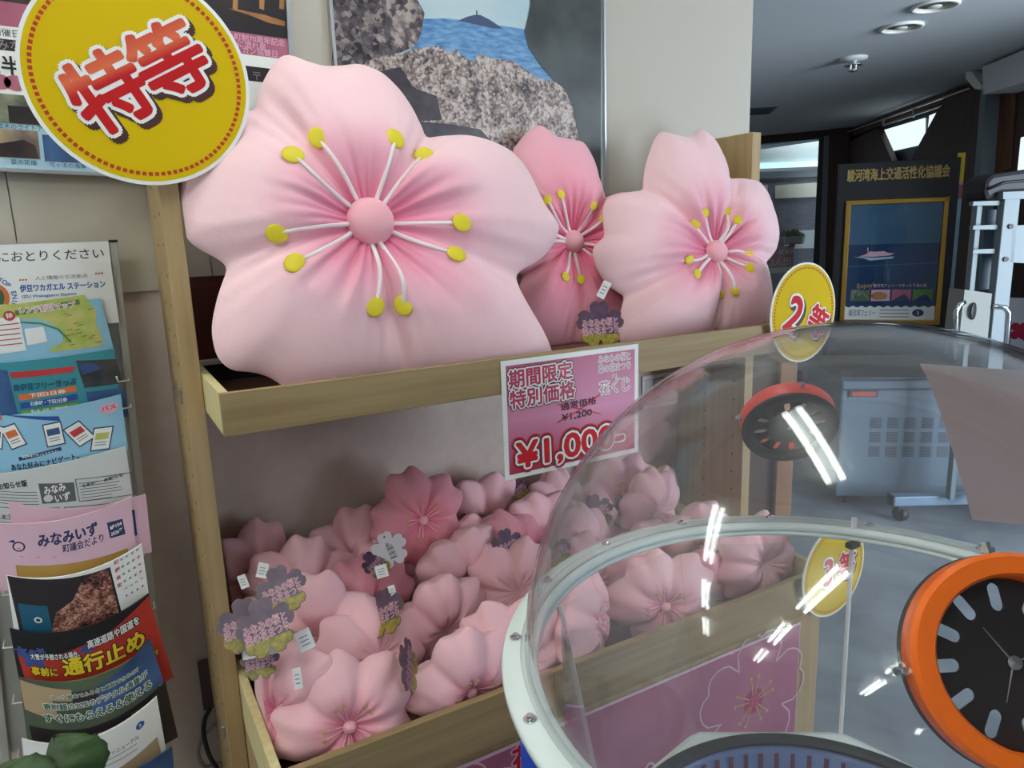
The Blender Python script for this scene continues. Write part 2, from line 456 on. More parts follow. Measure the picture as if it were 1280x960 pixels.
mat('poster sea dark', (28, 56, 92), .16, noise=((36, 70, 108), 3, (1, 1, 1)), coat=.5)
mat('poster sea light', (66, 104, 134), .16, coat=.5)
mat('lamp reflector', (226, 220, 190), .15, metal=.8)
glass_mat('dome acrylic', (.985, .985, .985), .036, .022, (.9, .88, .9))
glass_mat('case acrylic', (.985, .988, .988), .036, .018, (.85, .88, .9))
glass_mat('window pane', (.94, .97, .98), .05, .01)

def plush_mat(name, core, mid, edge, back):
    m = bpy.data.materials.new(name); m.use_nodes = True; MATS[name] = m
    nt = m.node_tree; b = nt.nodes['Principled BSDF']; L = nt.links.new
    a = nt.nodes.new('ShaderNodeAttribute'); a.attribute_name = 'dye'
    n = nt.nodes.new('ShaderNodeTexNoise'); tc = nt.nodes.new('ShaderNodeTexCoord'); L(tc.outputs['Object'], n.inputs[0]); n.inputs['Scale'].default_value = 9; n.inputs['Detail'].default_value = 4
    ad = nt.nodes.new('ShaderNodeMath'); ad.operation = 'MULTIPLY_ADD'; L(n.outputs[0], ad.inputs[0]); ad.inputs[1].default_value = .16; L(a.outputs['Fac'], ad.inputs[2])
    cr = nt.nodes.new('ShaderNodeValToRGB'); L(ad.outputs[0], cr.inputs[0]); e = cr.color_ramp.elements
    e[0].position = .1; e[0].color = (*lin(core), 1); e[1].position = 1.2 if False else 1.0; e[1].color = (*lin(back), 1)
    x = e.new(.38); x.color = (*lin(mid), 1); x = e.new(.72); x.color = (*lin(edge), 1)
    L(cr.outputs[0], b.inputs['Base Color'])
    b.inputs['Roughness'].default_value = .85; b.inputs['Sheen Weight'].default_value = .35; b.inputs['Sheen Roughness'].default_value = .4
    b.inputs['Specular IOR Level'].default_value = .2
    n2 = nt.nodes.new('ShaderNodeTexNoise'); L(tc.outputs['Object'], n2.inputs[0]); n2.inputs['Scale'].default_value = 55; n2.inputs['Detail'].default_value = 6
    bp = nt.nodes.new('ShaderNodeBump'); bp.inputs['Strength'].default_value = .22; bp.inputs['Distance'].default_value = .004; L(n2.outputs[0], bp.inputs['Height']); L(bp.outputs[0], b.inputs['Normal'])
    return m
plush_mat('plush big', (216, 92, 132), (238, 160, 180), (250, 206, 212), (250, 210, 214))
plush_mat('plush big rosy', (222, 84, 124), (240, 138, 162), (246, 170, 184), (246, 180, 192))
plush_mat('plush small', (214, 96, 128), (238, 162, 176), (246, 192, 199), (246, 194, 200))
plush_mat('plush small rosy', (210, 90, 120), (228, 132, 150), (234, 156, 168), (234, 158, 170))
mat('button pink', (244, 176, 186), .8, sheen=.3)


# ================================================================== the setting
YW = 1.50
MB().box(-3.5, -4.0, -.05, 9.5, 9.0, 0, 'floor concrete').build('floor', kind='structure')
b = MB(); b.box(-3.0, YW, 0, 1.629, YW+.12, 2.6, 'wall paper'); b.build('wall_back', kind='structure')
b = MB()
for x0, x1 in ((-3.0, -.107), (-.105, .1945), (.1965, 1.629)): b.box(x0, YW-.006, 1.373, x1, YW, 2.6, 'wall panel')
b.build('trim_1', kind='structure')
MB().box(-5.5, -6.5, 2.6, 1.76, 1.62, 2.66, 'ceiling paint').build('ceiling', kind='structure')
MB().box(1.76, -4.0, 2.4, 7.4, 7.2, 2.66, 'lobby ceiling paint').build('ceiling_lobby', kind='structure')

PA = Vector((6.3061, 5.6342, 2.4)); PB = Vector((6.6076, 5.1272, 2.4))
FD = (PB-PA).normalized(); FN = Vector((FD.y, -FD.x, 0)).normalized()
if FN.dot(Vector((0, 0, 1.45))-PA) < 0: FN = -FN
P1 = Vector((6.9954, 5.133, 2.4)); P2 = Vector((5.5885, 3.0897, 2.4))
GD = (P2-P1).normalized(); GN = Vector((GD.y, -GD.x, 0))
if GN.dot(Vector((0, 0, 1.45))-P1) < 0: GN = -GN
def pxprism(mb, pts, p0, n, t, m): return mb.prism([onplane(x, y, p0, n) for x, y in pts], -n, t, m)
# far window wall: header, jamb, column, open glazed bay
b = MB(); pxprism(b, [(860, 174), (1045, 160), (1045, 169), (860, 184)], PA, FN, .12, 'dark timber')
pxprism(b, [(860, 184), (1045, 169), (1045, 172), (860, 188)], PA-FN*.02, FN, .1, 'machine dark'); b.build('trim_2', kind='structure')
b = MB(); pxprism(b, [(1024, 166), (1038, 164), (1022, 470), (1010, 470)], PA, FN, .1, 'facade dark'); b.build('trim_3', kind='structure')
b = MB(); pxprism(b, [(1030, 170), (1038, 169), (1027, 470), (1019, 470)], PA+FN*.01, FN, .05, 'facade grey'); b.build('trim_4', kind='structure')
b = MB(); pxprism(b, [(1037, 160), (1062, 158), (1046, 480), (1027, 480)], PA+FN*.04, FN, .2, 'dark timber'); b.build('wall_far', kind='structure')
b = MB(); pxprism(b, [(860, 186), (1026, 171), (1012, 470), (860, 470)], PA-FN*.05, FN, .006, 'window pane'); b.build('window_1', kind='structure')
# what stands outside the far window: the covered passage and the building across it
PF = PA - FN*1.6
b = MB()
pxprism(b, [(800, 150), (1040, 150), (1040, 202), (800, 210)], PF, FN, .1, 'facade pale')
pxprism(b, [(800, 219), (1040, 212), (1040, 224), (800, 230)], PF, FN, .2, 'facade grey')
pxprism(b, [(800, 230), (1040, 224), (1040, 470), (800, 470)], PF, FN, .2, 'facade brick')
pxprism(b, [(800, 229), (1040, 220), (1040, 222), (800, 231)], PF+FN*.02, FN, .02, 'facade dark')
pxprism(b, [(969, 232), (1021, 228), (1020, 246), (969, 248)], PF+FN*.03, FN, .03, 'facade cream')
pxprism(b, [(930, 233), (959, 231), (959, 247), (930, 248)], PF+FN*.03, FN, .03, 'facade cream')
pxprism(b, [(980, 289), (1024, 287), (1022, 310), (980, 311)], PF+FN*.05, FN, .05, 'facade pale')
b.build('exterior', kind='structure')
b = MB(); pxprism(b, [(800, 209), (1040, 200.5), (1040, 207), (800, 217)], PF+FN*.05, FN, .04, 'lit cove'); b.build('light_strip', label='glowing white light strip under the eave outside the far window', cat='light')
pl = thing('window_planter', onplane(990, 304, PF+FN*.1, FN), 'grey planter box of green plants on the ledge outside the far window', 'planter')
b = MB(); b.prism([onplane(x, y, PF+FN*.3, FN) for x, y in ((978, 296), (1004, 295), (1002, 305), (980, 306))], -FN, .2, 'planter'); b.build('box', pl)
b = MB()
for i in range(14):
    c = onplane(980+i*1.7, 295-R_.random()*5, PF+FN*.2, FN); b.ball(c, .03+.02*R_.random(), 'leaf green', 8, 6)
b.build('foliage', pl, smooth=True)
ps = thing('window_sign', onplane(972, 345, PA-FN*.08, FN), 'pink entrance sign seen from behind on the far window', 'sign')
sp = PA-FN*.065
TLs, TRs, BLs = onplane(950, 311, sp, FN), onplane(991, 306.5, sp, FN), onplane(950, 343, sp, FN)
Us = (TRs-TLs); ws = Us.length; Us.normalize(); Vs = Vector((0, 0, 1)); hs = TLs.z-BLs.z
pr = Print(flat(BLs, Us, Vs, FN), .001); pr.card(0, 0, ws, hs, 'pink panel', .004)
pr.rect(0, 0, ws, hs*.2, 'paper white', 1); pr.text('出入口', ws*.56, hs*.42, hs*.33, 'facade cream', 1, .03, mirror=True)
pr.text('駐車場', ws*.8, hs*.78, hs*.2, 'facade cream', 1, .02, mirror=True); pr.build('panel', ps)
MB().prism([onplane(x, y, sp+FN*.004, FN) for x, y in ((986, 304), (994, 303.5), (993.5, 309), (986, 309.5))], FN, .004, 'poster pink deep').build('corner_tab', ps, label='magenta corner tab')

# right-hand lobby wall, running from the far corner towards the camera
b = MB(); Q = P1-GD*.7; E2 = P2+GD*2.6
b.prism([Vector((Q.x, Q.y, 0)), Vector((E2.x, E2.y, 0)), Vector((E2.x, E2.y, 2.4)), Vector((Q.x, Q.y, 2.4))], -GN, .12, 'dark timber'); b.build('wall_right', kind='structure')
b = MB(); pxprism(b, [(1046, 170), (1216, 103.5), (1217, 112), (1046, 178)], P1+GN*.05, GN, .05, 'warm timber'); b.build('trim_5', kind='structure')
b = MB(); pxprism(b, [(1098, 160), (1182, 129), (1146, 200), (1117, 206)], P1+GN*.02, GN, .02, 'machine dark'); b.build('window_2', kind='structure')
b = MB(); pxprism(b, [(1101.5, 163.5), (1155.5, 147.5), (1155, 180), (1110, 190)], P1+GN*.03, GN, .01, 'day panel')
pxprism(b, [(1161.5, 144.5), (1172.5, 140), (1159, 170)], P1+GN*.03, GN, .01, 'day panel'); b.build('window_3', kind='structure')
b = MB()
for (xa, ya, xb, yb) in ((1060, 165, 1213, 110), (1104, 157, 1178, 132)):
    b.tube([onplane(xa, ya, P1+GN*.1, GN), onplane(xb, yb, P1+GN*.1, GN)], .008, 'brushed aluminium', 8)
for x, y, y2 in ((1104.5, 149, 157), (1142, 135.5, 146)): b.tube([onplane(x, y, P1+GN*.1, GN), onplane(x, y2, P1+GN*.1, GN)], .01, 'brushed aluminium', 8)
b.build('curtain_rail', label='thin double metal rail along the top of the dark lobby wall', cat='rail')
b = MB(); pxprism(b, [(1060, 178), (1097, 160), (1121, 215), (1060, 240)], P1+GN*.09, GN, .05, 'dark timber'); b.build('wall_brace', kind='structure')
b = MB(); pxprism(b, [(1186, 112), (1226, 110), (1216, 260), (1130, 215)], P1+GN*.09, GN, .05, 'dark timber'); b.build('wall_brace.001', kind='structure')
b = MB(); pxprism(b, [(1228, 84), (1300, 54), (1300, 97), (1229, 118)], P2+GN*.3, GN, .28, 'lobby ceiling paint'); b.build('beam', kind='structure')
b = MB(); pxprism(b, [(1226, 112), (1232.5, 110), (1212, 400), (1204, 400)], P2+GN*.2, GN, .1, 'stand grey'); b.build('column', kind='structure')
b = MB(); pxprism(b, [(1207, 91), (1214, 89), (1227, 107), (1224, 112), (1218, 111), (1207, 98)], P2+GN*.26, GN, .12, 'white'); b.build('trim_6', kind='structure')
b = MB(); pxprism(b, [(1236, 120), (1300, 100), (1300, 430), (1206, 430)], P2+GN*.1, GN, .05, 'dark timber')
pxprism(b, [(1240, 121), (1270, 113), (1262, 210), (1234, 225)], P2+GN*.11, GN, .02, 'warm timber'); b.build('door_1', kind='structure')
b = MB(); pxprism(b, [(1276, 172), (1290, 168), (1290, 230), (1270, 230)], P2+GN*.12, GN, .02, 'day panel'); b.build('window_4', kind='structure')

# ------------------------------------------------------------------ lobby ceiling fittings
def ceil(px, py): return at(px, py, z=2.4)
for px, py, lab in ((1127, 33, 'round recessed downlight in the lobby ceiling nearer the far wall'), (1169, 6, 'round recessed downlight at the top edge of the lobby ceiling')):
    c = ceil(px, py); t = thing('downlight', c, lab, 'light', 'lobby downlights')
    MB().lathe([(.078, 0), (.098, 0), (.1, -.008), (.094, -.014), (.078, -.01)], c, (0, 0, 1), 'white', 40, closed=True).build('trim_ring', t, True)
    MB().lathe([(.078, -.002), (.06, -.004), (.04, -.007), (.0, -.009)], c, (0, 0, 1), 'lamp reflector', 32).build('reflector', t, True)
    MB().ball(c+Vector((0, 0, -.006)), .03, 'white', 14, 8, (1, 1, .3)).build('bulb', t, True)
c = ceil(1067, 72); t = thing('smoke_detector', c, 'small white detector with a wire cage on the lobby ceiling', 'detector')
MB().lathe([(0, 0), (.075, 0), (.075, -.012), (.03, -.02), (0, -.02)], c, (0, 0, 1), 'white', 32).build('base', t, True)
b = MB(); b.lathe([(.028, -.02), (.028, -.035), (.05, -.04), (.05, -.044), (0, -.05)], c, (0, 0, 1), 'brushed aluminium', 24)
for k in range(4): b.tube([c+Vector((.02*math.cos(k*PI/2), .02*math.sin(k*PI/2), -.04)), c+Vector((.02*math.cos(k*PI/2), .02*math.sin(k*PI/2), -.07))], .004, 'brushed aluminium', 6)
b.lathe([(0, -.07), (.026, -.07), (.026, -.075), (0, -.075)], c, (0, 0, 1), 'brushed aluminium', 16); b.build('cage', t)
c = ceil(950, 137); t = thing('air_vent', c, 'rectangular grey air vent in the lobby ceiling beside the wall end', 'vent')
q = [ceil(920, 134), ceil(974, 131), ceil(962, 141), ceil(915, 144)]
MB().prism([p-Vector((0, 0, .012)) for p in q], (0, 0, 1), .012, 'facade grey').build('frame', t)
b = MB()
for k in range(5):
    f0, f1 = .12+.17*k, .2+.17*k
    b.prism([q[0].lerp(q[3], f0)*.94+q[1].lerp(q[2], f0)*.06-Vector((0, 0, .016)), q[0].lerp(q[3], f0)*.06+q[1].lerp(q[2], f0)*.94-Vector((0, 0, .016)), q[0].lerp(q[3], f1)*.06+q[1].lerp(q[2], f1)*.94-Vector((0, 0, .016)), q[0].lerp(q[3], f1)*.94+q[1].lerp(q[2], f1)*.06-Vector((0, 0, .016))], (0, 0, 1), .005, 'facade dark')
b.build('slats', t)

# ------------------------------------------------------------------ twin-tube ceiling lights over the shop
def fixture(x0, y0, x1, y1, lab):
    a, e = Vector((x0, y0, 2.6)), Vector((x1, y1, 2.6)); d = (e-a); L_ = d.length; d.normalize(); s = Vector((-d.y, d.x, 0)); up = Vector((0, 0, 1)); c = (a+e)/2
    t = thing('ceiling_light', c, lab, 'light', 'twin-tube ceiling lights over the shop')
    b = MB(); b.prism([a-d*.03+s*.11, a-d*.03+s*.06-up*.035, a-d*.03-s*.06-up*.035, a-d*.03-s*.11], d, L_+.06, 'fixture white'); b.build('housing', t)
    for k in (-1, 1):
        b = MB(); p = a+s*.052*k-up*.062; b.tube([p+d*.02, p+d*(L_-.02)], .023, 'tube glow', 14); b.build('tube', t, True)
        for q_ in (.0, L_-.02): MB().obox(p+d*q_-s*.012-up*.012, d*.02, s*.024, up*.04, 'white').build('socket', t)
nth = ('nearest the dome', 'second along', 'furthest along')
for row, spots_ in (('row over the display shelf', ((-.48, 1.12, -1.38, 1.12), (-1.76, 1.12, -2.6, 1.12), (-2.98, 1.12, -3.9, 1.12))),
                    ('row over the camera side of the shop', ((-.48, -.2, -1.38, -.2), (-1.76, -.2, -2.6, -.2), (-2.98, -.2, -3.9, -.2))),
                    ('slanted row furthest from the display shelf', ((-.95, -1.55, -1.75, -1.86), (-2.0, -2.0, -3.0, -2.34), (-3.9, -5.2, -4.6, -5.9)))):
    for k, q in enumerate(spots_): fixture(*q, f'twin-tube ceiling light in the {row}, {nth[k]}')
fixture(.64, 1.0, .17, .31, 'twin-tube ceiling light hung diagonally above the clear dome')

# ------------------------------------------------------------------ wall posters
YP = YW-.018
def wp(px, py, dy=0): return at(px, py, y=YP-dy)
t = thing('sea_poster', wp(582, 238), 'framed poster of a rocky cove with blue sea and a lighthouse islet', 'poster')
def seaP(x, y, h): return Vector((x, YP-.001-h, y))
pr = Print(seaP, .0004)
def pp(pts): return [(wp(*q).x, wp(*q).z) for q in pts]
x0, x1 = wp(414, 0).x, wp(752, 0).x; z0, z1 = wp(580, 240).z, 2.06
pr.card(x0, z0, x1, z1, 'sky print', .003)
pr.tri_poly(pp([(520, 24), (560, 23), (610, 30), (665, 38), (690, 60), (740, 140), (740, 150), (500, 150)]), 'sea print', 1)
pr.tri_poly(pp([(572, 26), (584, 21), (592, 19), (600, 19), (612, 25), (628, 36), (618, 36)]), 'isle print', 2)
pr.tri_poly(pp([(594.6, 20), (595, 13), (596, 13), (596.4, 20)]), 'isle print', 2)
pr.tri_poly(pp([(414.5, 240), (414.5, 80), (470, 66), (500, 68), (516, 62), (530, 60), (548, 57), (556, 64), (566, 65), (570, 62), (575, 68), (584, 74), (592, 78), (598, 66), (605, 70), (612, 73), (640, 76), (652, 84), (672, 98), (700, 104), (712, 122), (740, 180), (750, 236), (748, 238)]), 'rock beach print', 3)
pr.tri_poly(pp([(525, 152), (560, 155), (600, 162), (612, 175), (612, 238), (500, 238), (505, 150)]), 'rock dark print', 4)
pr.tri_poly(pp([(470, 90), (500, 84), (516, 110), (545, 120), (552, 150), (520, 152), (480, 130)]), 'rock dark print', 4)
pr.tri_poly(pp([(414.5, -130), (517, -130), (521, 0), (530, 17), (526, 40), (520, 57), (500, 66), (480, 70), (462, 76), (440, 90), (414.5, 95)]), 'rock left print', 5)
pr.tri_poly(pp([(663, -130), (662, 6), (660, 18), (655, 40), (660, 60), (672, 78), (690, 100), (706, 112), (716, 138), (720, 160), (724, 176), (735, 200), (750, 226), (751, -130)]), 'rock right print', 5)
pr.build('print', t)
b = MB(); fr = .006
for q in ((x0-fr, z0-fr, x0, z1+fr), (x1, z0-fr, x1+fr, z1+fr), (x0, z0-fr, x1, z0), (x0, z1, x1, z1+fr)): b.box(q[0], YP-.009, q[1], q[2], YW-.006, q[3], 'brushed aluminium')
b.build('frame', t, bevel=.001)

t = thing('event_poster', wp(180, 214), 'framed pink and blue poster with photo strips, behind the round yellow sign', 'poster')
rot = math.radians(-2.4); rr = Vector((math.cos(rot), 0, math.sin(rot))); uu = Vector((-math.sin(rot), 0, math.cos(rot)))
O = wp(362, 75)+Vector((0, -.004, 0)); PW = .56
def evP(x, y, h): return O + rr*(x-PW) + uu*y + Vector((0, -1, 0))*(h+.002)
def loc(px, py):
    v = wp(px, py)-O; return (v.dot(rr)+PW, v.dot(uu))
pr = Print(evP, .0004)
lo = loc(60, 213)[1]; H2 = .55
pr.card(0, lo, PW-.004, H2, 'light blue', .003)
def band(ya, yb, m, xa=0, xb=PW-.004, layer=1): pr.rect(xa, min(ya, yb), xb, max(ya, yb), m, layer)
L_ = lambda y, x=40: loc(x, y)[1]
band(L_(-40), L_(38), 'poster pink', layer=1); band(L_(38), L_(54), 'paper white'); band(L_(54), L_(68), 'photo night'); band(L_(68), L_(122), 'paper white'); band(L_(-200), L_(8), 'photo brown', layer=2)
pr.text('みなみの桜まつり', loc(60, 60)[0], L_(61), .018, 'tag grey', 3, .01)
pr.text('開催日時　会場ご案内', loc(50, 46)[0], L_(46), .013, 'news grey', 3, .005)
pr.text('土半島', loc(15, 85)[0], L_(86), .03, 'ink', 3, .02)
for k in range(5): pr.ell(loc(-20+20*k, 107)[0], L_(107), .016, .012, 'poster pink', 3)
pr.rect(0, L_(157), loc(70, 120)[0], L_(121), 'photo green', 2); pr.rect(loc(12, 150)[0], L_(156), loc(66, 150)[0], L_(135), 'photo night', 3)
pr.rect(0, L_(199), loc(49, 180)[0], L_(164), 'photo sand', 2); pr.rect(loc(54, 180)[0], L_(201), loc(130, 180)[0], L_(168), 'photo blue', 2)
pr.tri_poly([(0, L_(199)), (loc(49, 198)[0], L_(198)), (loc(44, 182)[0], L_(182)), (loc(30, 176)[0], L_(176))], 'photo brown', 3)
pr.text('桜並木のライトアップ', loc(30, 160)[0], L_(160.5), .009, 'navy', 3, 0); pr.text('菜の花畑', loc(30, 203)[0], L_(204), .009, 'navy', 3, 0); pr.text('弓ヶ浜の海岸', loc(85, 205)[0], L_(205), .009, 'navy', 3, 0)
# right-hand part of the poster: night photo and the pink caption
L2 = lambda x, y: loc(x, y)
pr.rect(L2(250, 0)[0], L2(330, 46)[1], PW-.004, H2, 'photo night', 3)
pr.tri_poly([L2(285, 12), L2(300, 14), L2(330, 20), L2(355, 28), L2(355, 34), L2(335, 30), L2(310, 20)], 'photo orange', 4)
for xa in (292, 325, 350): pr.tri_poly([L2(xa, -60), L2(xa+7, -60), L2(xa+4, 14), L2(xa-2, 12)], 'photo orange', 4)
pr.rect(L2(250, 0)[0], L2(330, 72)[1], PW-.004, L2(330, 46)[1], 'poster pink', 3)
pr.rect(L2(250, 0)[0], L2(330, 86)[1], PW-.004, L2(330, 72)[1], 'paper white', 3)
pr.rect(L2(250, 0)[0], L2(330, 104)[1], PW-.004, L2(330, 86)[1], 'photo night', 3)
pr.text('町制70周年記念', *L2(324, 51), .013, 'pink pale', 4, .01); pr.text('に流れ星', *L2(314, 58), .013, 'pink pale', 4, .01); pr.text('ガン協賛日', *L2(324, 66), .013, 'pink pale', 4, .01)
pr.text('〒', *L2(320, 96), .02, 'tag grey', 4, .0)
pr.build('print', t)
b = MB()
for xa, xb, ya, yb in ((PW-.004, PW+.003, lo-.006, H2), (-.006, PW+.003, lo-.006, lo)):
    b.prism([evP(xa, ya, -.004), evP(xb, ya, -.004), evP(xb, yb, -.004), evP(xa, yb, -.004)], (0, -1, 0), .011, 'brushed aluminium')
b.build('frame', t)

# small notice and holder on the wall under the shelf
t = thing('wall_notice', at(815, 490, y=YW-.004), 'white notice with a line drawing on the wall below the upper tray', 'notice')
pr = Print(lambda x, y, h: Vector((x, YW-.004-h, y)))
q = at(803, 512, y=YW-.004); q2 = at(852, 463, y=YW-.004)
pr.card(q.x, q.z, q2.x, q2.z, 'paper white', .002); cx, cz = (q.x+q2.x)/2, (q.z+q2.z)/2
pr.frame(q.x+.012, q.z+.012, q2.x-.012, q2.z-.012, .002, 'light blue'); pr.line([(cx-.03, cz+.01), (cx-.03, cz+.03), (cx+.0, cz+.035), (cx+.012, cz+.02), (cx+.012, cz-.01)], .005, 'light blue', 1); pr.ell(cx-.02, cz-.02, .012, .004, 'light blue')
pr.build('paper', t)
# outlet plate and cables on the wall by the floor
a, e = at(246, 826, y=YW), at(262, 884, y=YW)
t = thing('wall_outlet', (a.x, YW, e.z), 'dark brown outlet plate low on the wall behind the left wooden side', 'outlet')
MB().box(a.x, YW-.008, e.z, e.x+.03, YW, a.z, 'outlet brown').build('plate', t, bevel=.002)
b = MB(); b.box(a.x+.03, YW-.02, (a.z+e.z)/2, a.x+.05, YW-.008, (a.z+e.z)/2+.03, 'cable black'); b.build('plug', t)
def cable(pts, r, m, lab):
    b = MB(); P = [Vector(p) for p in pts]; out = []
    for i in range(len(P)-1):
        p0, p1, p2, p3 = P[max(i-1, 0)], P[i], P[i+1], P[min(i+2, len(P)-1)]
        for k in range(8):
            u = k/8; out.append(.5*((2*p1)+(p2-p0)*u+(2*p0-5*p1+4*p2-p3)*u*u+(3*p1-p0-3*p2+p3)*u**3))
    b.tube(out+[P[-1]], r, m, 8); b.build('power_cable', smooth=True, label=lab, cat='cable')
cable([at(263, 885, y=1.47), at(256, 900, y=1.46), at(255, 920, y=1.45), at(262, 945, y=1.44), at(275, 968, y=1.43), at(286, 1010, y=1.43)], .0045, 'cable black', 'black power cable hanging on the wall behind the left wooden side')
cable([at(270, 905, y=1.48), at(254, 920, y=1.475), at(248, 940, y=1.47), at(256, 958, y=1.47), at(276, 955, y=1.47), at(290, 980, y=1.47)], .004, 'cable grey', 'grey cable loop hanging on the wall behind the black cable')

# ================================================================== the display shelf
XL, XR, YPF = .130, 1.372, 1.25
YU, ZU = 1.0586, CAMH-.2027
YL, ZL, XLR = .957, CAMH-.747, 1.338
sh = thing('display_shelf', (.75, 1.25, 0), 'pale oak two-tray display shelf holding the pink blossom cushions', 'shelf')
for (xa, xb, side) in ((XL-.029, XL-.001, -1), (XR+.003, XR+.031, 1)):
    b = MB(); b.box(xa, YPF, 0, xb, 1.492, CAMH+.219, 'oak z'); 
    fx = xa if side < 0 else xb
    sp_ = b.build('side_panel', sh, bevel=.0012)
    b = MB()
    for k in range(26):
        z = .35+k*.048
        for yy in (YPF+.035, YPF+.135):
            for xq, nx in ((xa, -1), (xb, 1)): b.disc((xq, yy, z), (nx, 0, 0), .0028, 'hole', 8, .0004)
    b.build('pin_holes', sp_)
    b = MB()
    for (yy, zz) in ((YPF+.035, CAMH-.232), (YPF+.135, CAMH-.24), (YPF+.035, CAMH-.86)):
        xq = xa if side < 0 else xb
        b.tube([(xq-.0, yy, zz), (xq+side*.006, yy, zz)], .004, 'steel', 10); b.box(xq+side*.001, yy-.002, zz-.022, xq+side*.004, yy+.002, zz, 'steel')
    b.build('shelf_pin', sp_)
def board(name, x0, y0, z0, x1, y1, z1, m, par=sh, bev=.0012): return MB().box(x0, y0, z0, x1, y1, z1, m).build(name, par, bevel=bev)
# upper tray
hU = .0625
board('front_board', XL, YU, ZU-hU, XR, YU+.013, ZU, 'oak x'); board('end_board', XL, YU+.013, ZU-hU, XL+.013, 1.49, ZU, 'oak pale'); board('end_board', XR-.013, YU+.013, ZU-hU, XR, 1.49, ZU, 'oak pale')
board('deck', XL+.013, YU+.013, ZU-.056, XR-.013, 1.488, ZU-.044, 'shelf deck', bev=0)
# lower tray
hL = .0945
board('front_board', XL, YL, ZL-hL, XLR, YL+.014, ZL, 'oak x'); board('end_board', XL, YL+.014, ZL-hL, XL+.014, 1.49, ZL, 'oak pale'); board('end_board', XLR-.014, YL+.014, ZL-hL, XLR, 1.49, ZL, 'oak pale')
board('deck', XL+.014, YL+.014, ZL-.092, XLR-.014, 1.488, ZL-.08, 'shelf deck', bev=0)
board('base_panel', XL, YL+.016, 0, XLR, YL+.034, ZL-hL, 'oak z'); board('base_side', XL, YL+.034, 0, XL+.018, 1.49, ZL-hL, 'oak z'); board('base_side', XLR-.018, YL+.034, 0, XLR, 1.49, ZL-hL, 'oak z')
# dark board leaning behind the big cushions
MB().box(XL+.018, 1.462, ZU-.04, .56, 1.474, CAMH-.055, 'dark red board').build('backing_board', label='dark red-brown board standing at the back of the upper tray', cat='board')
b = MB(); b.box(XL+.02, 1.425, ZU-.043, .42, 1.455, ZU-.012, 'black'); b.box(XL+.02, 1.42, ZU-.012, .20, 1.455, ZU-.006, 'paper white'); b.build('price_rail', label='black price rail with a white strip at the back of the upper tray', cat='rail')

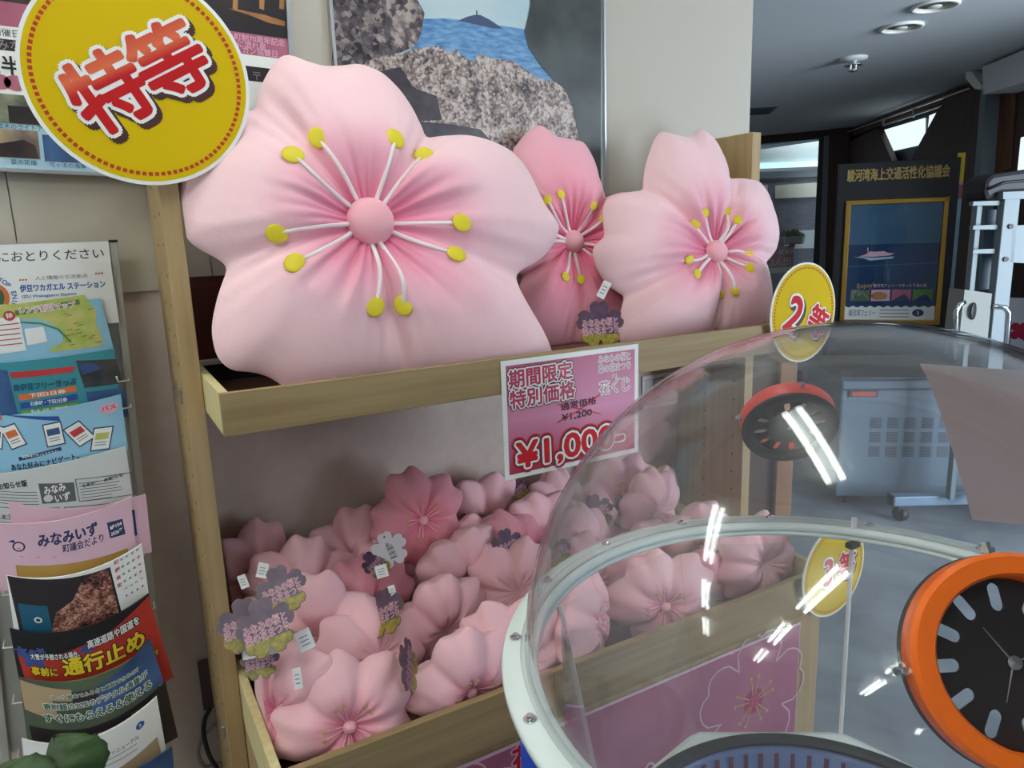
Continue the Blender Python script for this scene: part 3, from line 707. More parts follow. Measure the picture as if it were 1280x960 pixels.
# ================================================================== blossom cushions
def smooth(a, b, x):
    t = min(1, max(0, (x-a)/(b-a))); return t*t*(3-2*t)
class Blossom:
    """puffed five-petal cushion: outline R(theta), front and back bulges, seams pulled in between the petals"""
    def __init__(s, ctrl, T, seams, seed=0, dimple=.5, seamk=.38, wrinkle=.006, scale=1.0, r0=.1, p=2.6, ex=.56, ker=61, rip=3.0):
        s.ex = ex; s.ker = ker; s.rip = rip
        c = sorted((a % (2*PI), r) for a, r in ctrl); s.A = np.array([a for a, r in c]); s.Rr = np.array([r for a, r in c])
        s.T = T; s.seams = seams; s.seed = seed; s.dim = dimple; s.sk = seamk; s.wr = wrinkle; s.r0 = r0; s.p = p
        A = np.concatenate([s.A-2*PI, s.A, s.A+2*PI]); Rr = np.concatenate([s.Rr]*3)
        t = np.linspace(0, 2*PI, 721); f = np.interp(t, A, Rr); k = np.ones(9)/9
        f = np.convolve(np.concatenate([f[-5:-1], f, f[1:5]]), k, 'valid'); s.t = t; s.f = f
        m = s.ker; k = np.hanning(m); k /= k.sum(); h = m//2; s.g = np.convolve(np.concatenate([f[-h-1:-1], f, f[1:h+1]]), k, 'valid')
    def Ri(s, a): return float(np.interp(a % (2*PI), s.t, s.g))
    def rad(s, a, q): w_ = q**s.rip; return q*(s.Ri(a)*(1-w_)+s.R(a)*w_)
    def R(s, a): return float(np.interp(a % (2*PI), s.t, s.f))
    def h(s, q, a, side=1):
        base = max(0., 1-q**s.p)**s.ex
        puff = s.dim+(1-s.dim)*smooth(0, .55, q)
        sd = min(abs((a-x+PI) % (2*PI)-PI) for x in s.seams)
        seam = 1-s.sk*math.exp(-(sd/.13)**2)*smooth(.05, .5, q)-s.sk*.35*math.exp(-(sd/.34)**2)*smooth(.2, .8, q)
        n1 = mnoise.noise((math.cos(a)*7+s.seed, math.sin(a)*7, q*1.2+side))
        n2 = mnoise.noise((math.cos(a)*2.2+s.seed, math.sin(a)*2.2, q*2.5+3*side))
        wr = s.wr*(n1*math.exp(-((q-.30)/.2)**2)*1.6 + n2*1.2*smooth(.2, .6, q)*base)
        # fine gathers running in from the seams near the rim
        g = s.wr*.8*math.sin((a-0)*46+s.seed)*math.exp(-(sd/.22)**2)*smooth(.45, .8, q)*base
        return side*(s.T*base*puff*seam + wr + g)
    def mesh(s, name, m, na=160, ns=26):
        vs = [(0, 0, s.h(0, 0)), (0, 0, s.h(0, 0, -1)*.9)]; dye = [0, 1]; fs = []
        for side in (1, -1):
            for i in range(1, ns+(1 if side > 0 else 0)):
                q = math.sin(PI/2*i/ns)
                for j in range(na):
                    a = 2*PI*j/na; r = s.rad(a, q)
                    vs.append((r*math.cos(a), r*math.sin(a), s.h(q, a, side)*(1 if side > 0 else .9)))
                    dye.append(min(1, q) if side > 0 else 1.0)
        F = lambda i, j: 2+(i-1)*na+j % na
        B = lambda i, j: 2+ns*na+(i-1)*na+j % na
        for j in range(na):
            fs.append((0, F(1, j), F(1, j+1))); fs.append((1, B(1, j+1), B(1, j)))
            for i in range(1, ns): fs.append((F(i, j), F(i+1, j), F(i+1, j+1), F(i, j+1)))
            for i in range(1, ns-1): fs.append((B(i, j), B(i, j+1), B(i+1, j+1), B(i+1, j)))
            fs.append((B(ns-1, j), B(ns-1, j+1), F(ns, j+1), F(ns, j)))
        me = bpy.data.meshes.new(name); me.from_pydata(vs, [], fs); me.materials.append(MATS[m])
        at_ = me.attributes.new('dye', 'FLOAT', 'POINT'); at_.data.foreach_set('value', dye)
        me.polygons.foreach_set('use_smooth', [True]*len(fs)); return me
    def surf(s, x, y, up=0):
        a = math.atan2(y, x); rr = math.hypot(x, y); q = rr/s.R(a)
        for _ in range(4): q = min(.98, rr/max(1e-6, s.rad(a, q)/max(q, 1e-6)))
        return Vector((x, y, s.h(q, a)+up))
def childmesh(name, me, par):
    o = bpy.data.objects.new(name, me); COL.objects.link(o); o.parent = par; ROOT[o] = ROOT[par]; return o
def local_mb(mb, par):
    mb.v = [ROOT[par] @ v for v in mb.v]; return mb

def press(o, lo, hi, margin=.03):
    """flatten the soft body where it lies against the boards, deck and wall round it"""
    mw = ROOT[o.parent]; iv = mw.inverted(); hit = False; out = []
    for v in o.data.vertices:
        p = mw @ v.co; q = p.copy()
        for i in range(3):
            if q[i] < lo[i]: q[i] = lo[i] - .0*(lo[i]-q[i])
            if q[i] > hi[i]: q[i] = hi[i]
        if (q-p).length > 1e-6: hit = True
        out.append(iv @ q)
    if hit:
        if o.data.users > 1: o.data = o.data.copy()
        o.data.vertices.foreach_set('co', [c for v in out for c in v]); o.data.update()
def big_cushion(center, y, N, up, outline, seam_px, stamens, btn, T, label, seed, m, extra_up=.0):
    c = at(*center, y=y); N = Vector(N).normalized(); V = (Vector(up)-N*N.dot(Vector(up))).normalized(); U = V.cross(N)
    rot = Matrix((U, V, N)).transposed(); c = c - N*T*.42
    t = thing('blossom_cushion', c, label, 'cushion', 'large blossom cushions on the upper tray', rot)
    def pl(px, py): 
        d = onplane(px, py, c, N)-c; return d.dot(U), d.dot(V)
    ctrl = [(math.atan2(b, a), math.hypot(a, b)) for a, b in (pl(*q) for q in outline)]
    seams = [math.atan2(b, a) for a, b in (pl(*q) for q in seam_px)]
    B = Blossom(ctrl, T, seams, seed, dimple=.40, seamk=.30, wrinkle=.0085, p=2.1, ex=.66)
    press(childmesh('cushion_body', B.mesh('cushion_body', m, 240, 40), t), (XL+.002, YU+.0145, ZU-.0435), (XR-.001, 1.4598 if label.startswith('largest') else 1.486, 3))
    rb = btn/FPX*(c-Vector((0, 0, CAMH))).length
    bt = MB(); bt.ball((0, 0, B.h(0, 0)+rb*.15), rb, 'button pink', 28, 18, (1, 1, .8)); local_mb(bt, t).build('button', t, True)
    for sx, sy in stamens:
        gx, gy = sx, sy
        for _ in range(7):
            x, y_ = pl(gx, gy); qx, qy = px_of(c + rot @ B.surf(x, y_)); gx += .8*(sx-qx); gy += .8*(sy-qy)
        L_ = math.hypot(x, y_); ux, uy = x/L_, y_/L_; bend = R_.uniform(-.02, .02)*L_*3
        P = []
        for i in range(15):
            q = i/14; r = rb*.8+(L_-rb*.8)*q; o = bend*math.sin(PI*q)
            P.append(B.surf(ux*r-uy*o, uy*r+ux*o, .0005))
        f = local_mb(MB().tube(P, [.0040-.0008*i/14 for i in range(15)], 'stamen white', 10), t).build('stamen', t, True)
        p = B.surf(x, y_, .0015); e = .004
        n = (B.surf(x+e, y_)-B.surf(x-e, y_)).cross(B.surf(x, y_+e)-B.surf(x, y_-e)).normalized()
        n = (n*.45+Vector((0, 0, .55))).normalized(); p = p+n*.001; q = n.to_track_quat('Z', 'Y').to_matrix()
        a = MB(); a.ball(p, rb*.42, 'anther yellow', 16, 8, (1.05, .9, .16), q); local_mb(a, t).build('anther', f, True)
    return t, B, rot, c

OUT1 = [(346, 74), (360, 67), (376, 76), (403, 84), (426, 83), (449, 80), (477, 91), (500, 114), (518, 142), (532, 174), (559, 170), (587, 170), (614, 177), (637, 188), (656, 207), (672, 239), (684, 262), (697, 277), (700, 286), (692, 305), (674, 326), (653, 336), (643, 345), (651, 367), (669, 399), (683, 422), (692, 446), (686, 474), (640, 492), (570, 488), (520, 478), (497, 474), (470, 482), (420, 494), (375, 492), (353, 482), (335, 470), (312, 464), (289, 464), (271, 447), (264, 413), (268, 388), (277, 356), (285, 336), (277, 326), (261, 317), (238, 305), (229, 289), (226, 243), (236, 195), (262, 158), (300, 142), (320, 138), (322, 118), (330, 100)]
b1, B1, rot1, c1 = big_cushion((462, 278), 1.185, (-.06, -.95, .27), (.0, .28, .95), OUT1, [(322, 132), (534, 174), (643, 345), (497, 476), (285, 336)],
    [(397, 173), (366, 194), (494, 174), (529, 194), (346, 292), (368, 329), (577, 279), (570, 318), (469, 384), (504, 382)], 28, .098,
    'largest pink blossom cushion, leaning at the left end of the upper tray', 3, 'plush big')
OUT2 = [(640, 190), (657, 167), (675, 155), (684, 162), (695, 171), (717, 175), (729, 177), (740, 196), (747, 221), (756, 248), (776, 240), (806, 246), (818, 270), (814, 300), (800, 330), (778, 352), (783, 370), (792, 400), (785, 428), (765, 438), (735, 432), (716, 428), (704, 436), (690, 436), (660, 440), (640, 425), (640, 390), (648, 362), (655, 345), (632, 330), (618, 300), (622, 270), (640, 252), (652, 245), (642, 215)]
b2, B2, rot2, c2 = big_cushion((716, 302), 1.36, (-.16, -.95, .12), (0, .12, .98), OUT2, [(651, 248), (756, 248), (778, 352), (714, 432), (655, 345)],
    [(684, 250), (700.6, 243), (741.6, 257.5), (754, 274), (681, 292), (680, 306), (755, 310), (752, 328), (706.6, 346), (725.6, 349)], 13.5, .075,
    'deeper pink blossom cushion standing behind and between the two paler ones', 8, 'plush big rosy')
OUT3 = [(804, 238), (810, 196), (822, 167), (829, 163), (839, 168), (862, 173), (870, 163), (877, 160), (892, 174), (904, 196), (910, 224), (926, 223), (948, 227), (961, 240), (970, 265), (977, 290), (974, 309), (957, 327), (960, 343), (964, 365), (963, 390), (958, 406), (935, 416), (910, 416), (895, 411), (870, 422), (830, 434), (795, 436), (774, 428), (773, 412), (776, 390), (781, 370), (758, 356), (745, 335), (740, 315), (743, 306), (756, 297), (754, 277), (753, 263), (758, 248), (770, 243), (789, 240)]
b3, B3, rot3, c3 = big_cushion((895, 315), 1.19, (-.24, -.92, .28), (.05, .3, .95), OUT3, [(803, 240), (910, 225), (957, 327), (895, 412), (781, 370)],
    [(869, 280), (881, 266.5), (909, 265), (922, 275), (935.6, 318), (937, 335), (861, 325), (871, 342.5), (901, 367.5), (918, 364)], 13.5, .085,
    'pale pink blossom cushion at the right end of the upper tray', 14, 'plush big')

# hang tags and care labels (they move with their cushion)
def tag_print(fn, r, front=True):
    pr = Print(fn, .00035); o = sakura((0, 0), r, 8, PI/2, .10)
    pr.cardpoly(o, 'tag rim' if front else 'tag back', .0009)
    if front:
        i = sakura((0, 0), r*.965, 8, PI/2, .10)
        up_ = [p for p in i]
        pr.poly(i, 'tag purple', 1)
        low = [(x, max(min(y, -.28*r), -9)) for x, y in i if y < -.18*r]
        pr.poly(low, 'tag green', 2)
        for s_, y in (('みなみの桜と', .10), ('菜の花まつり', -.22)):
            pr.text(s_, 0, y*r, .34*r, 'poster line', 3, 0, width=1.42*r, rot=.06, dil=.05); pr.text(s_, 0, y*r, .34*r, 'tag ink', 4, .0, width=1.42*r, rot=.06)
    else:
        pr.ell(0, r*.72, r*.05, r*.05, 'ink', 1)
        for k in range(9): pr.rect(-r*.13, -r*.5+k*r*.085, r*.22, -r*.5+k*r*.085+r*.05*(.5+.5*(k % 3 == 0)), 'ink', 1, 1, 1)
        pr.text('桜', -r*.02, r*.3, r*.2, 'news grey', 1, 0)
    return pr
def hang_tag(par, px, py, y, r, N, roll=0, front=True, label=None):
    c = at(px, py, y=y); N = Vector(N).normalized(); V = Vector((0, 0, 1)); V = (V-N*N.dot(V)).normalized(); U = V.cross(N)
    U, V = U*math.cos(roll)+V*math.sin(roll), V*math.cos(roll)-U*math.sin(roll)
    tag_print(flat(c, U, V, N), r, front).build('hang_tag', par, label=label or ('purple and green blossom-shaped card tag' if front else 'white back of a blossom-shaped card tag'))
def care_label(par, px, py, y, w_, h_, N, roll=0):
    c = at(px, py, y=y); N = Vector(N).normalized(); V = Vector((0, 0, 1)); V = (V-N*N.dot(V)).normalized(); U = V.cross(N)
    U, V = U*math.cos(roll)+V*math.sin(roll), V*math.cos(roll)-U*math.sin(roll)
    f = flat(c, U, V, N); fn = lambda x, yy, h: f(x, yy, h+.004*math.sin(yy/h_*3))
    pr = Print(fn, .0003); pr.card(-w_/2, -h_/2, w_/2, h_/2, 'label white', .0006, 3, 6)
    for k in range(3): pr.rect(-w_*.3, h_*(-.25+.2*k), w_*.25, h_*(-.21+.2*k), 'news grey', 1, 1, 1)
    pr.build('care_label', par, label='small white fabric care label')
hang_tag(b2, 750, 406, 1.10, .047, (-.45, -.85, .2), .0)
care_label(b3, 755, 362, 1.10, .016, .032, (-.5, -.8, .2), -.5)

# ------------------------------------------------------------------ the heap of small cushions in the lower tray
def petal_ctrl(r, seed):
    rg = random.Random(seed); c = []
    for k in range(5):
        m = rg.uniform(.93, 1.05)
        for i in range(12):
            ph = -PI/5+2*PI/5*i/12; q = abs(ph)/(PI/5)
            rad = r*m*(.77+.20*(1-q**2.2)**.8 + .085*math.exp(-((abs(ph)-.25)/.10)**2) - .06*math.exp(-(ph/.10)**2)); c.append((PI/2+2*PI*k/5+ph, rad))
    return c
RS = .114
SM = []
for k in range(4):
    Bm = Blossom(petal_ctrl(RS, 40+k), .058, [PI/2+PI/5+2*PI*i/5 for i in range(5)], 20+k*7, dimple=.55, seamk=.22, wrinkle=.0040, ker=121, rip=3.0, p=2.1, ex=.68)
    me = {m: Bm.mesh('cushion_body', m, 100, 16) for m in ('plush small', 'plush small rosy')}
    bt = MB(); bt.ball((0, 0, Bm.h(0, 0)+.003), .0105, 'button pink', 16, 10, (1, 1, .85))
    st = MB()
    for i in range(5):
        for d in (-.17, .17):
            a = PI/2+2*PI*i/5+d; P = [Bm.surf(math.cos(a)*r, math.sin(a)*r, .0004) for r in np.linspace(.009, .037, 8)]
            st.tube(P, .0009, 'stamen pink', 6); p = Bm.surf(math.cos(a)*.040, math.sin(a)*.040, .0005); st.ball(p, .0036, 'anther gold', 8, 6, (1, 1, .35))
    def mk(mb, nm):
        x = bpy.data.meshes.new(nm); x.from_pydata(mb.v, [], mb.f)
        for m in mb.mats: x.materials.append(m)
        x.polygons.foreach_set('material_index', mb.m); x.polygons.foreach_set('use_smooth', [True]*len(mb.f)); return x
    SM.append((me, mk(bt, 'button'), mk(st, 'stamens')))
placed = []
def small(c, N, roll, label, m='plush small', var=None, sc=1.0, detail=True):
    N = Vector(N).normalized(); V = Vector((0, 0, 1)); V = (V-N*N.dot(V)).normalized(); U = V.cross(N)
    U, V = U*math.cos(roll)+V*math.sin(roll), V*math.cos(roll)-U*math.sin(roll)
    rot = Matrix((U*sc, V*sc, N*sc)).transposed(); var = R_.randrange(4) if var is None else var
    t = thing('blossom_cushion', c, label, 'cushion', 'small blossom cushions heaped in the lower tray', rot)
    me, bt, st = SM[var]
    press(childmesh('cushion_body', me[m], t), (XL+.0155, YL+.0155, ZL-.079), (XLR-.0155, 1.492, 3))
    if detail: childmesh('button', bt, t); childmesh('stamens', st, t)
    placed.append(Vector(c)); return t
S = {}
S['f1'] = small((.262, 1.037, .700), (-.20, -.96, .20), .30, 'small blossom cushion facing forward in the front left corner of the lower tray', var=0)
S['f2'] = small((.462, 1.030, .700), (.06, -.97, -.22), .16, 'small blossom cushion peering over the front board, second from the left corner', var=1)
S['pr'] = small(at(522, 648, y=1.34), (-.02, -.97, .20), .22, 'deep pink small cushion standing upright at the back below the price sign', 'plush small rosy', 2, .96)
S['r1'] = small(at(724, 775, y=1.045), (.62, -.75, .05), .25, 'small cushion turned sideways at the front, just inside the clear dome', var=3)
S['r2'] = small(at(826, 748, y=1.05), (-.42, -.88, .0), .35, 'small cushion behind the clear dome, its dark rosy centre half turned away', var=0)
S['r3'] = small(at(945, 700, y=1.06), (.15, .97, -.1), .5, 'small cushion with its plain back out, at the right end by the third prize sign', var=2)
S['l1'] = small((.182, 1.10, .725), (-.70, -.68, .1), .7, 'small cushion squeezed against the left end board, behind the front corner cushion', var=2, detail=False)
S['m2'] = small(at(640, 815, y=1.04), (.35, .93, .0), .6, 'small cushion at the front, beside the white rim of the lottery machine', var=1)
S['l2'] = small((.335, 1.125, .735), (-.25, .85, -.42), .4, 'small cushion with a white care label, lying behind the front left one', var=1)
ords = ['first', 'second', 'third', 'fourth', 'fifth', 'sixth', 'seventh', 'eighth']
rows = [(1.12, .715, 'second row back'), (1.20, .735, 'third row back'), (1.28, .755, 'fourth row back'), (1.36, .775, 'fifth row back'), (1.43, .785, 'row along the wall')]
for ri, (yy, zz, rn) in enumerate(rows):
    n = 0
    for i in range(8):
        x = .215+.175*i+(.08 if ri % 2 else 0)+R_.uniform(-.03, .03)
        if x > 1.26: continue
        z = zz - .05*smooth(.75, 1.25, x) + R_.uniform(-.035, .035)
        c = Vector((x, yy+R_.uniform(-.015, .015), z))
        if any((c-p).length < .082 for p in placed): continue
        el = math.radians(R_.uniform(-26, 18)); az = R_.uniform(-.55, .55)
        N = Vector((math.sin(az)*math.cos(el), -math.cos(az)*math.cos(el), math.sin(el)))
        if R_.random() < .7: N = -N   # the plain back turned to the front
        lab = f'small pink cushion heaped in the lower tray, {rn}, {ords[n]} from the left'; n += 1
        S[(ri, n)] = small(c, N, R_.uniform(-.6, .6), lab, 'plush small' if R_.random() < .9 else 'plush small rosy')
def near(px, py, y):
    p = at(px, py, y=y); return min((o for o in S.values()), key=lambda o: (ROOT[o].to_translation()-p).length)
for (px, py, y, r, N, roll, fr) in ((487, 687, 1.24, .036, (-.2, -.9, .3), .3, False), (352, 738, 1.10, .042, (-.35, -.7, .6), .35, True), (332, 784, 1.03, .045, (-.35, -.75, .55), .3, True), (306, 782, 1.06, .042, (-.3, -.8, .5), .1, True),
        (511, 832, 1.0, .045, (.8, -.55, .2), .5, True), (635, 683, 1.22, .038, (-.1, -.9, .35), .1, True), (648, 612, 1.40, .026, (-.3, -.8, .5), .5, True), (660, 620, 1.40, .026, (.2, -.8, .5), -.3, True), (652, 636, 1.36, .03, (-.2, -.4, .9), .5, True), (586, 650, 1.36, .022, (.2, -.5, .8), .2, True),
        (657, 705, 1.2, .028, (-.7, -.7, .3), .3, True), (480, 766, 1.12, .045, (-.75, -.3, .6), .6, True), (745, 640, 1.34, .045, (-.4, -.85, .3), .2, True), (778, 640, 1.34, .042, (.1, -.9, .3), .0, True), (728, 672, 1.28, .036, (.3, -.85, .4), .3, True), (695, 690, 1.18, .035, (-.4, -.85, .4), .3, True), (470, 705, 1.23, .03, (.2, -.6, .7), .3, True), (325, 826, 1.07, .03, (-.2, -.7, .6), .0, True)):
    hang_tag(near(px, py, y), px, py, y, r, N, roll, fr)
for (px, py, y, w_, h_, roll) in ((328, 713, 1.22, .018, .024, -.3), (477, 714, 1.2, .022, .022, .2), (324, 812, 1.05, .05, .02, .1), (304, 727, 1.24, .014, .022, .3), (490, 738, 1.13, .012, .016, .2), (645, 765, 1.05, .014, .026, .4), (702, 742, 1.02, .016, .02, .2), (372, 848, 1.02, .012, .03, .1)):
    care_label(near(px, py, y), px, py, y, w_, h_, (-.3, -.75, .55), roll)

care_label(S['l2'], 381, 800, 1.045, .024, .030, (-.3, -.75, .55), .35)

# ================================================================== round prize signs, price sign, base posters
def dots(pr, r, rd, n, m, layer):
    for k in range(n):
        a = 2*PI*k/n; c, s_ = math.cos(a), math.sin(a); d = rd
        pr.poly([(r*c+d*(u*c-v*s_), r*s_+d*(u*s_+v*c)) for u, v in ((-1, -1), (1, -1), (1, 1), (-1, 1))], m, layer)
gm2 = mat('sign red blend', (206, 34, 40), .5, spec=.2)
nt = gm2.node_tree; tc = nt.nodes.new('ShaderNodeTexCoord'); dt = nt.nodes.new('ShaderNodeVectorMath'); dt.operation = 'DOT_PRODUCT'; dt.inputs[1].default_value = (-.454, 0, .891); nt.links.new(tc.outputs['Object'], dt.inputs[0])
mr_ = nt.nodes.new('ShaderNodeMapRange'); nt.links.new(dt.outputs['Value'], mr_.inputs[0]); mr_.inputs[1].default_value = .891*.158-.05; mr_.inputs[2].default_value = .891*.158+.07
cr = nt.nodes.new('ShaderNodeValToRGB'); nt.links.new(mr_.outputs[0], cr.inputs[0]); e = cr.color_ramp.elements
e[0].position = .40; e[0].color = (*lin((196, 30, 34)), 1); e[1].position = .95; e[1].color = (*lin((196, 36, 36)), 1); x = e.new(.62); x.color = (*lin((228, 112, 76)), 1); x = e.new(.47); x.color = (*lin((198, 36, 38)), 1)
nt.links.new(cr.outputs[0], nt.nodes['Principled BSDF'].inputs['Base Color'])
def disc_sign(c, U, V, N, r, parts, label, yel='sign yellow', nd=84):
    U, V, N = (Vector(q).normalized() for q in (U, V, N))
    t = thing('prize_sign', c-V*r, label, 'sign')
    pr = Print(flat(c, U, V, N), .0004)
    ring = lambda q: [(q*math.cos(2*PI*i/72), q*math.sin(2*PI*i/72)) for i in range(72)]
    pr.cardpoly(ring(r), 'paper white', .003); pr.poly(ring(r*.965), yel, 1); dots(pr, r*.895, r*.018, nd, 'dot red', 2)
    pr.build('disc', t)
    pr = Print(flat(c, U, V, N), .0004)
    for s_, x, y, size, rot, sx in parts:
        sd = .05*size
        pr.text(s_, x+sd*1.2, y-sd*1.3, size, 'shadow brown', 3, 0, rot, sx, dil=.085); pr.text(s_, x+sd*.5, y-sd*.55, size, 'shadow brown', 3.2, 0, rot, sx, dil=.085)
        pr.text(s_, x, y, size, 'paper white', 4, 0, rot, sx, dil=.078); pr.text(s_, x, y, size, 'sign red blend' if label.startswith('large') else 'sign red', 5, 0, rot, sx, dil=.030)
    pr.build('lettering', t)
    return t
r1 = (at(318, 105, y=1.222)-at(177, 103, y=1.222)).length*.98
c_ = at(176, 97, y=1.222); r1 = (at(318, 100, y=1.222)-at(33, 100, y=1.222)).length/2
ta = math.radians(27)
disc_sign(c_, (1, .0, .04), (-.04, 0, 1), (0, -1, 0), r1, [('特', -r1*.30, -r1*.13, r1*.70, ta, 1.0), ('等', r1*.28, r1*.16, r1*.70, ta, 1.0)], 'large round yellow special prize sign fixed to the top of the left wooden side', nd=100)
r2 = .108
disc_sign(at(1005, 391, y=1.045), (1, .03, .0), (0, 0, 1), (0, -1, 0), r2, [('2', -r2*.30, r2*.02, r2*1.0, -.45, .95), ('等', r2*.42, -r2*.22, r2*.66, -.5, .95)], 'round yellow second prize sign at the right end of the upper tray')
disc_sign(at(1043, 713, y=.945), (1, .03, .0), (0, 0, 1), (0, -1, 0), r2, [('3', -r2*.22, r2*.05, r2*.80, .0, .9), ('等', r2*.38, r2*.02, r2*.62, -.1, .95)], 'round yellow third prize sign at the right end of the lower tray')

q0 = at(637, 603, y=YU-.004); t = thing('price_sign', (at(626, 452, y=YU).x+.15, YU-.002, q0.z), 'magenta price sign hanging from the front of the upper tray', 'sign')
po = at(626, 452, y=YU-.003); W_, H_ = .297, .212
pr = Print(flat((po.x, YU-.003, po.z-H_), (1, 0, 0), (0, 0, 1), (0, -1, 0)), .0004)
pr.card(0, 0, W_, H_, 'paper white', .0015)
# printed vertical colour blend: deep at top and foot, lighter in the middle
gm = bpy.data.materials.new('price print'); gm.use_nodes = True; MATS['price print'] = gm
nt = gm.node_tree; tc = nt.nodes.new('ShaderNodeTexCoord'); sx_ = nt.nodes.new('ShaderNodeSeparateXYZ'); nt.links.new(tc.outputs['Generated'], sx_.inputs[0]); cr = nt.nodes.new('ShaderNodeValToRGB'); nt.links.new(sx_.outputs[2], cr.inputs[0])
e = cr.color_ramp.elements; e[0].position = .05; e[0].color = (*lin((172, 14, 62)), 1); e[1].position = 1; e[1].color = (*lin((176, 44, 96)), 1)
x = e.new(.5); x.color = (*lin((214, 132, 166)), 1)
nt.links.new(cr.outputs[0], nt.nodes['Principled BSDF'].inputs['Base Color']); nt.nodes['Principled BSDF'].inputs['Roughness'].default_value = .35
pr.rect(.009, .009, W_-.009, H_-.009, 'price print', 1)
OL = [(.15, 'ink'), (.10, 'paper white'), (.03, 'magenta deep')]
pr.outlined('期間限定', .079, .180, .034, OL, 2, width=.130, rot=.02); pr.outlined('特別価格', .082, .144, .034, OL, 2, width=.135, rot=.02)
for s_, y, wd, sz in (('みなみの桜と', .192, .074, .016), ('菜の花まつり', .174, .074, .016), ('×', .158, .01, .014), ('花くじ', .138, .070, .027)):
    pr.text(s_, .240, y, sz, 'paper white', 2, 0, width=wd, dil=.08); pr.text(s_, .240, y, sz, 'magenta mid', 3, .0, width=wd)
pr.text('SAKURA', .256, .1515, .008, 'paper white', 3, .02)
pr.text('通常価格', .158, .1165, .0155, 'ink', 2, 0, width=.078, rot=.03, dil=.02); pr.text('¥1,200', .154, .0965, .0165, 'ink', 2, 0, width=.066, rot=.02, dil=.025)
pr.line([(.110, .122), (.158, .107), (.206, .090)], .0016, 'sign red', 4); pr.line([(.110, .088), (.158, .104), (.206, .127)], .0016, 'sign red', 4)
pr.outlined('¥1,000-', .142, .044, .062, [(.19, 'sign red'), (.135, 'ink'), (.10, 'paper white'), (.035, 'sign red')], 2, width=.235, rot=.015)
pr.build('sheet', t)

t = thing('base_poster', (.85, YL+.014, .25), 'long pink poster with a blossom outline on the base under the lower tray', 'poster')
pa = at(552, 959, y=YL+.013); pb = at(1001, 777, y=YL+.013)
pr = Print(lambda x, y, h: Vector((x, YL+.0135-h, y)), .0005)
X0, X1, Zt = pa.x-.1, pb.x, pb.z
pr.card(X0, .16, X1, Zt, 'poster line', .0012); pr.rect(X0+.008, .17, X1-.002, Zt-.006, 'poster pink', 1)
fc = at(942, 876, y=YL+.013); fcx, fcz = fc.x, fc.z
ol = sakura((fcx, fcz), .165, 12, PI/2-.12, .10); pr.line(ol, .0035, 'poster line', 2, True)
pr.ell(fcx, fcz, .030, .030, 'poster pink deep', 2); pr.ell(fcx, fcz, .016, .016, 'magenta mid', 3)
for i in range(10):
    a = PI/2+2*PI*(i//2)/5+(-.2 if i % 2 else .2)
    pr.line([(fcx+.014*math.cos(a), fcz+.014*math.sin(a)), (fcx+.055*math.cos(a), fcz+.055*math.sin(a))], .0028, 'poster gold', 3); pr.ell(fcx+.058*math.cos(a), fcz+.058*math.sin(a), .0045, .0045, 'poster gold', 3)
lx = at(640, 950, y=YL+.013)
pr.line(sakura((lx.x-.09, lx.z-.09), .12, 12, PI/2+.1, .1), .004, 'poster line', 2, True)
for s_, px, py, sz in (('花', 655, 944, .05),): 
    q = at(px, py, y=YL+.013); pr.text(s_, q.x, q.z, sz, 'poster line', 3, 0, dil=.1); pr.text(s_, q.x, q.z, sz, 'sign red', 4, 0, dil=.04)
q = at(822, 958, y=YL+.013); pr.text('くじ', q.x+.02, q.z-.03, .10, 'poster line', 3, 0, dil=.08); pr.text('くじ', q.x+.02, q.z-.03, .10, 'poster pink deep', 4, 0, dil=.03)
pr.build('sheet', t)


# ================================================================== the clear lottery machine in front of the shelf
DC = Vector((.6809, .453, CAMH-.465)); DR = .366
def ondome(px, py, near=True):
    o = Vector((0, 0, CAMH)); d = (CR*((px-640)/FPX) - CU*((py-480)/FPX) + CF).normalized(); oc = DC-o; bb = d.dot(oc); disc = bb*bb-oc.dot(oc)+DR*DR
    return o+d*(bb-math.sqrt(max(disc, 0)) if near else bb+math.sqrt(max(disc, 0)))
H1 = (ondome(1275, 829)-DC).normalized(); H2_ = (Vector((.8731, .7081, CAMH-.2863))-DC).normalized()
HR = .068
lm = thing('lottery_machine', (DC.x, DC.y, 0), 'clear domed prize lottery machine with a white rim and round black hand holes', 'lottery machine')
cut = math.cos(math.asin((HR-.006)/DR))
def hole(p):
    d = (p-DC).normalized(); return d.dot(H1) > cut or d.dot(H2_) > cut
prof = [(DR*math.cos(PI/2*i/56), DR*math.sin(PI/2*i/56)) for i in range(57)]
pin = [((DR-.003)*math.cos(PI/2*i/56), (DR-.003)*math.sin(PI/2*i/56)) for i in range(56, -1, -1)]
MB().lathe(prof+pin, DC, (0, 0, 1), 'dome acrylic', 144, closed=False, skip=hole).build('dome', lm, True, label='clear acrylic dome')
MB().lathe([(DR-.004, .001), (.390, .001), (.392, -.003), (.392, -.008), (.389, -.010), (.353, -.010), (.351, -.006), (.353, -.001), (DR-.006, .001)], DC, (0, 0, 1), 'white gloss', 128, closed=True).build('rim', lm, True)
MB().lathe([(.353, -.0115), (.382, -.0115), (.384, -.014), (.382, -.018), (.353, -.018), (.351, -.015)], DC, (0, 0, 1), 'white gloss', 128, closed=True).build('rim', lm, True)
MB().lathe([(DR-.006, .0015), (DR-.001, .0015), (DR+.004, .003), (DR+.005, .006), (DR+.001, .007), (DR-.003, .005)], DC, (0, 0, 1), 'case acrylic', 128, closed=True).build('seal', lm, True)
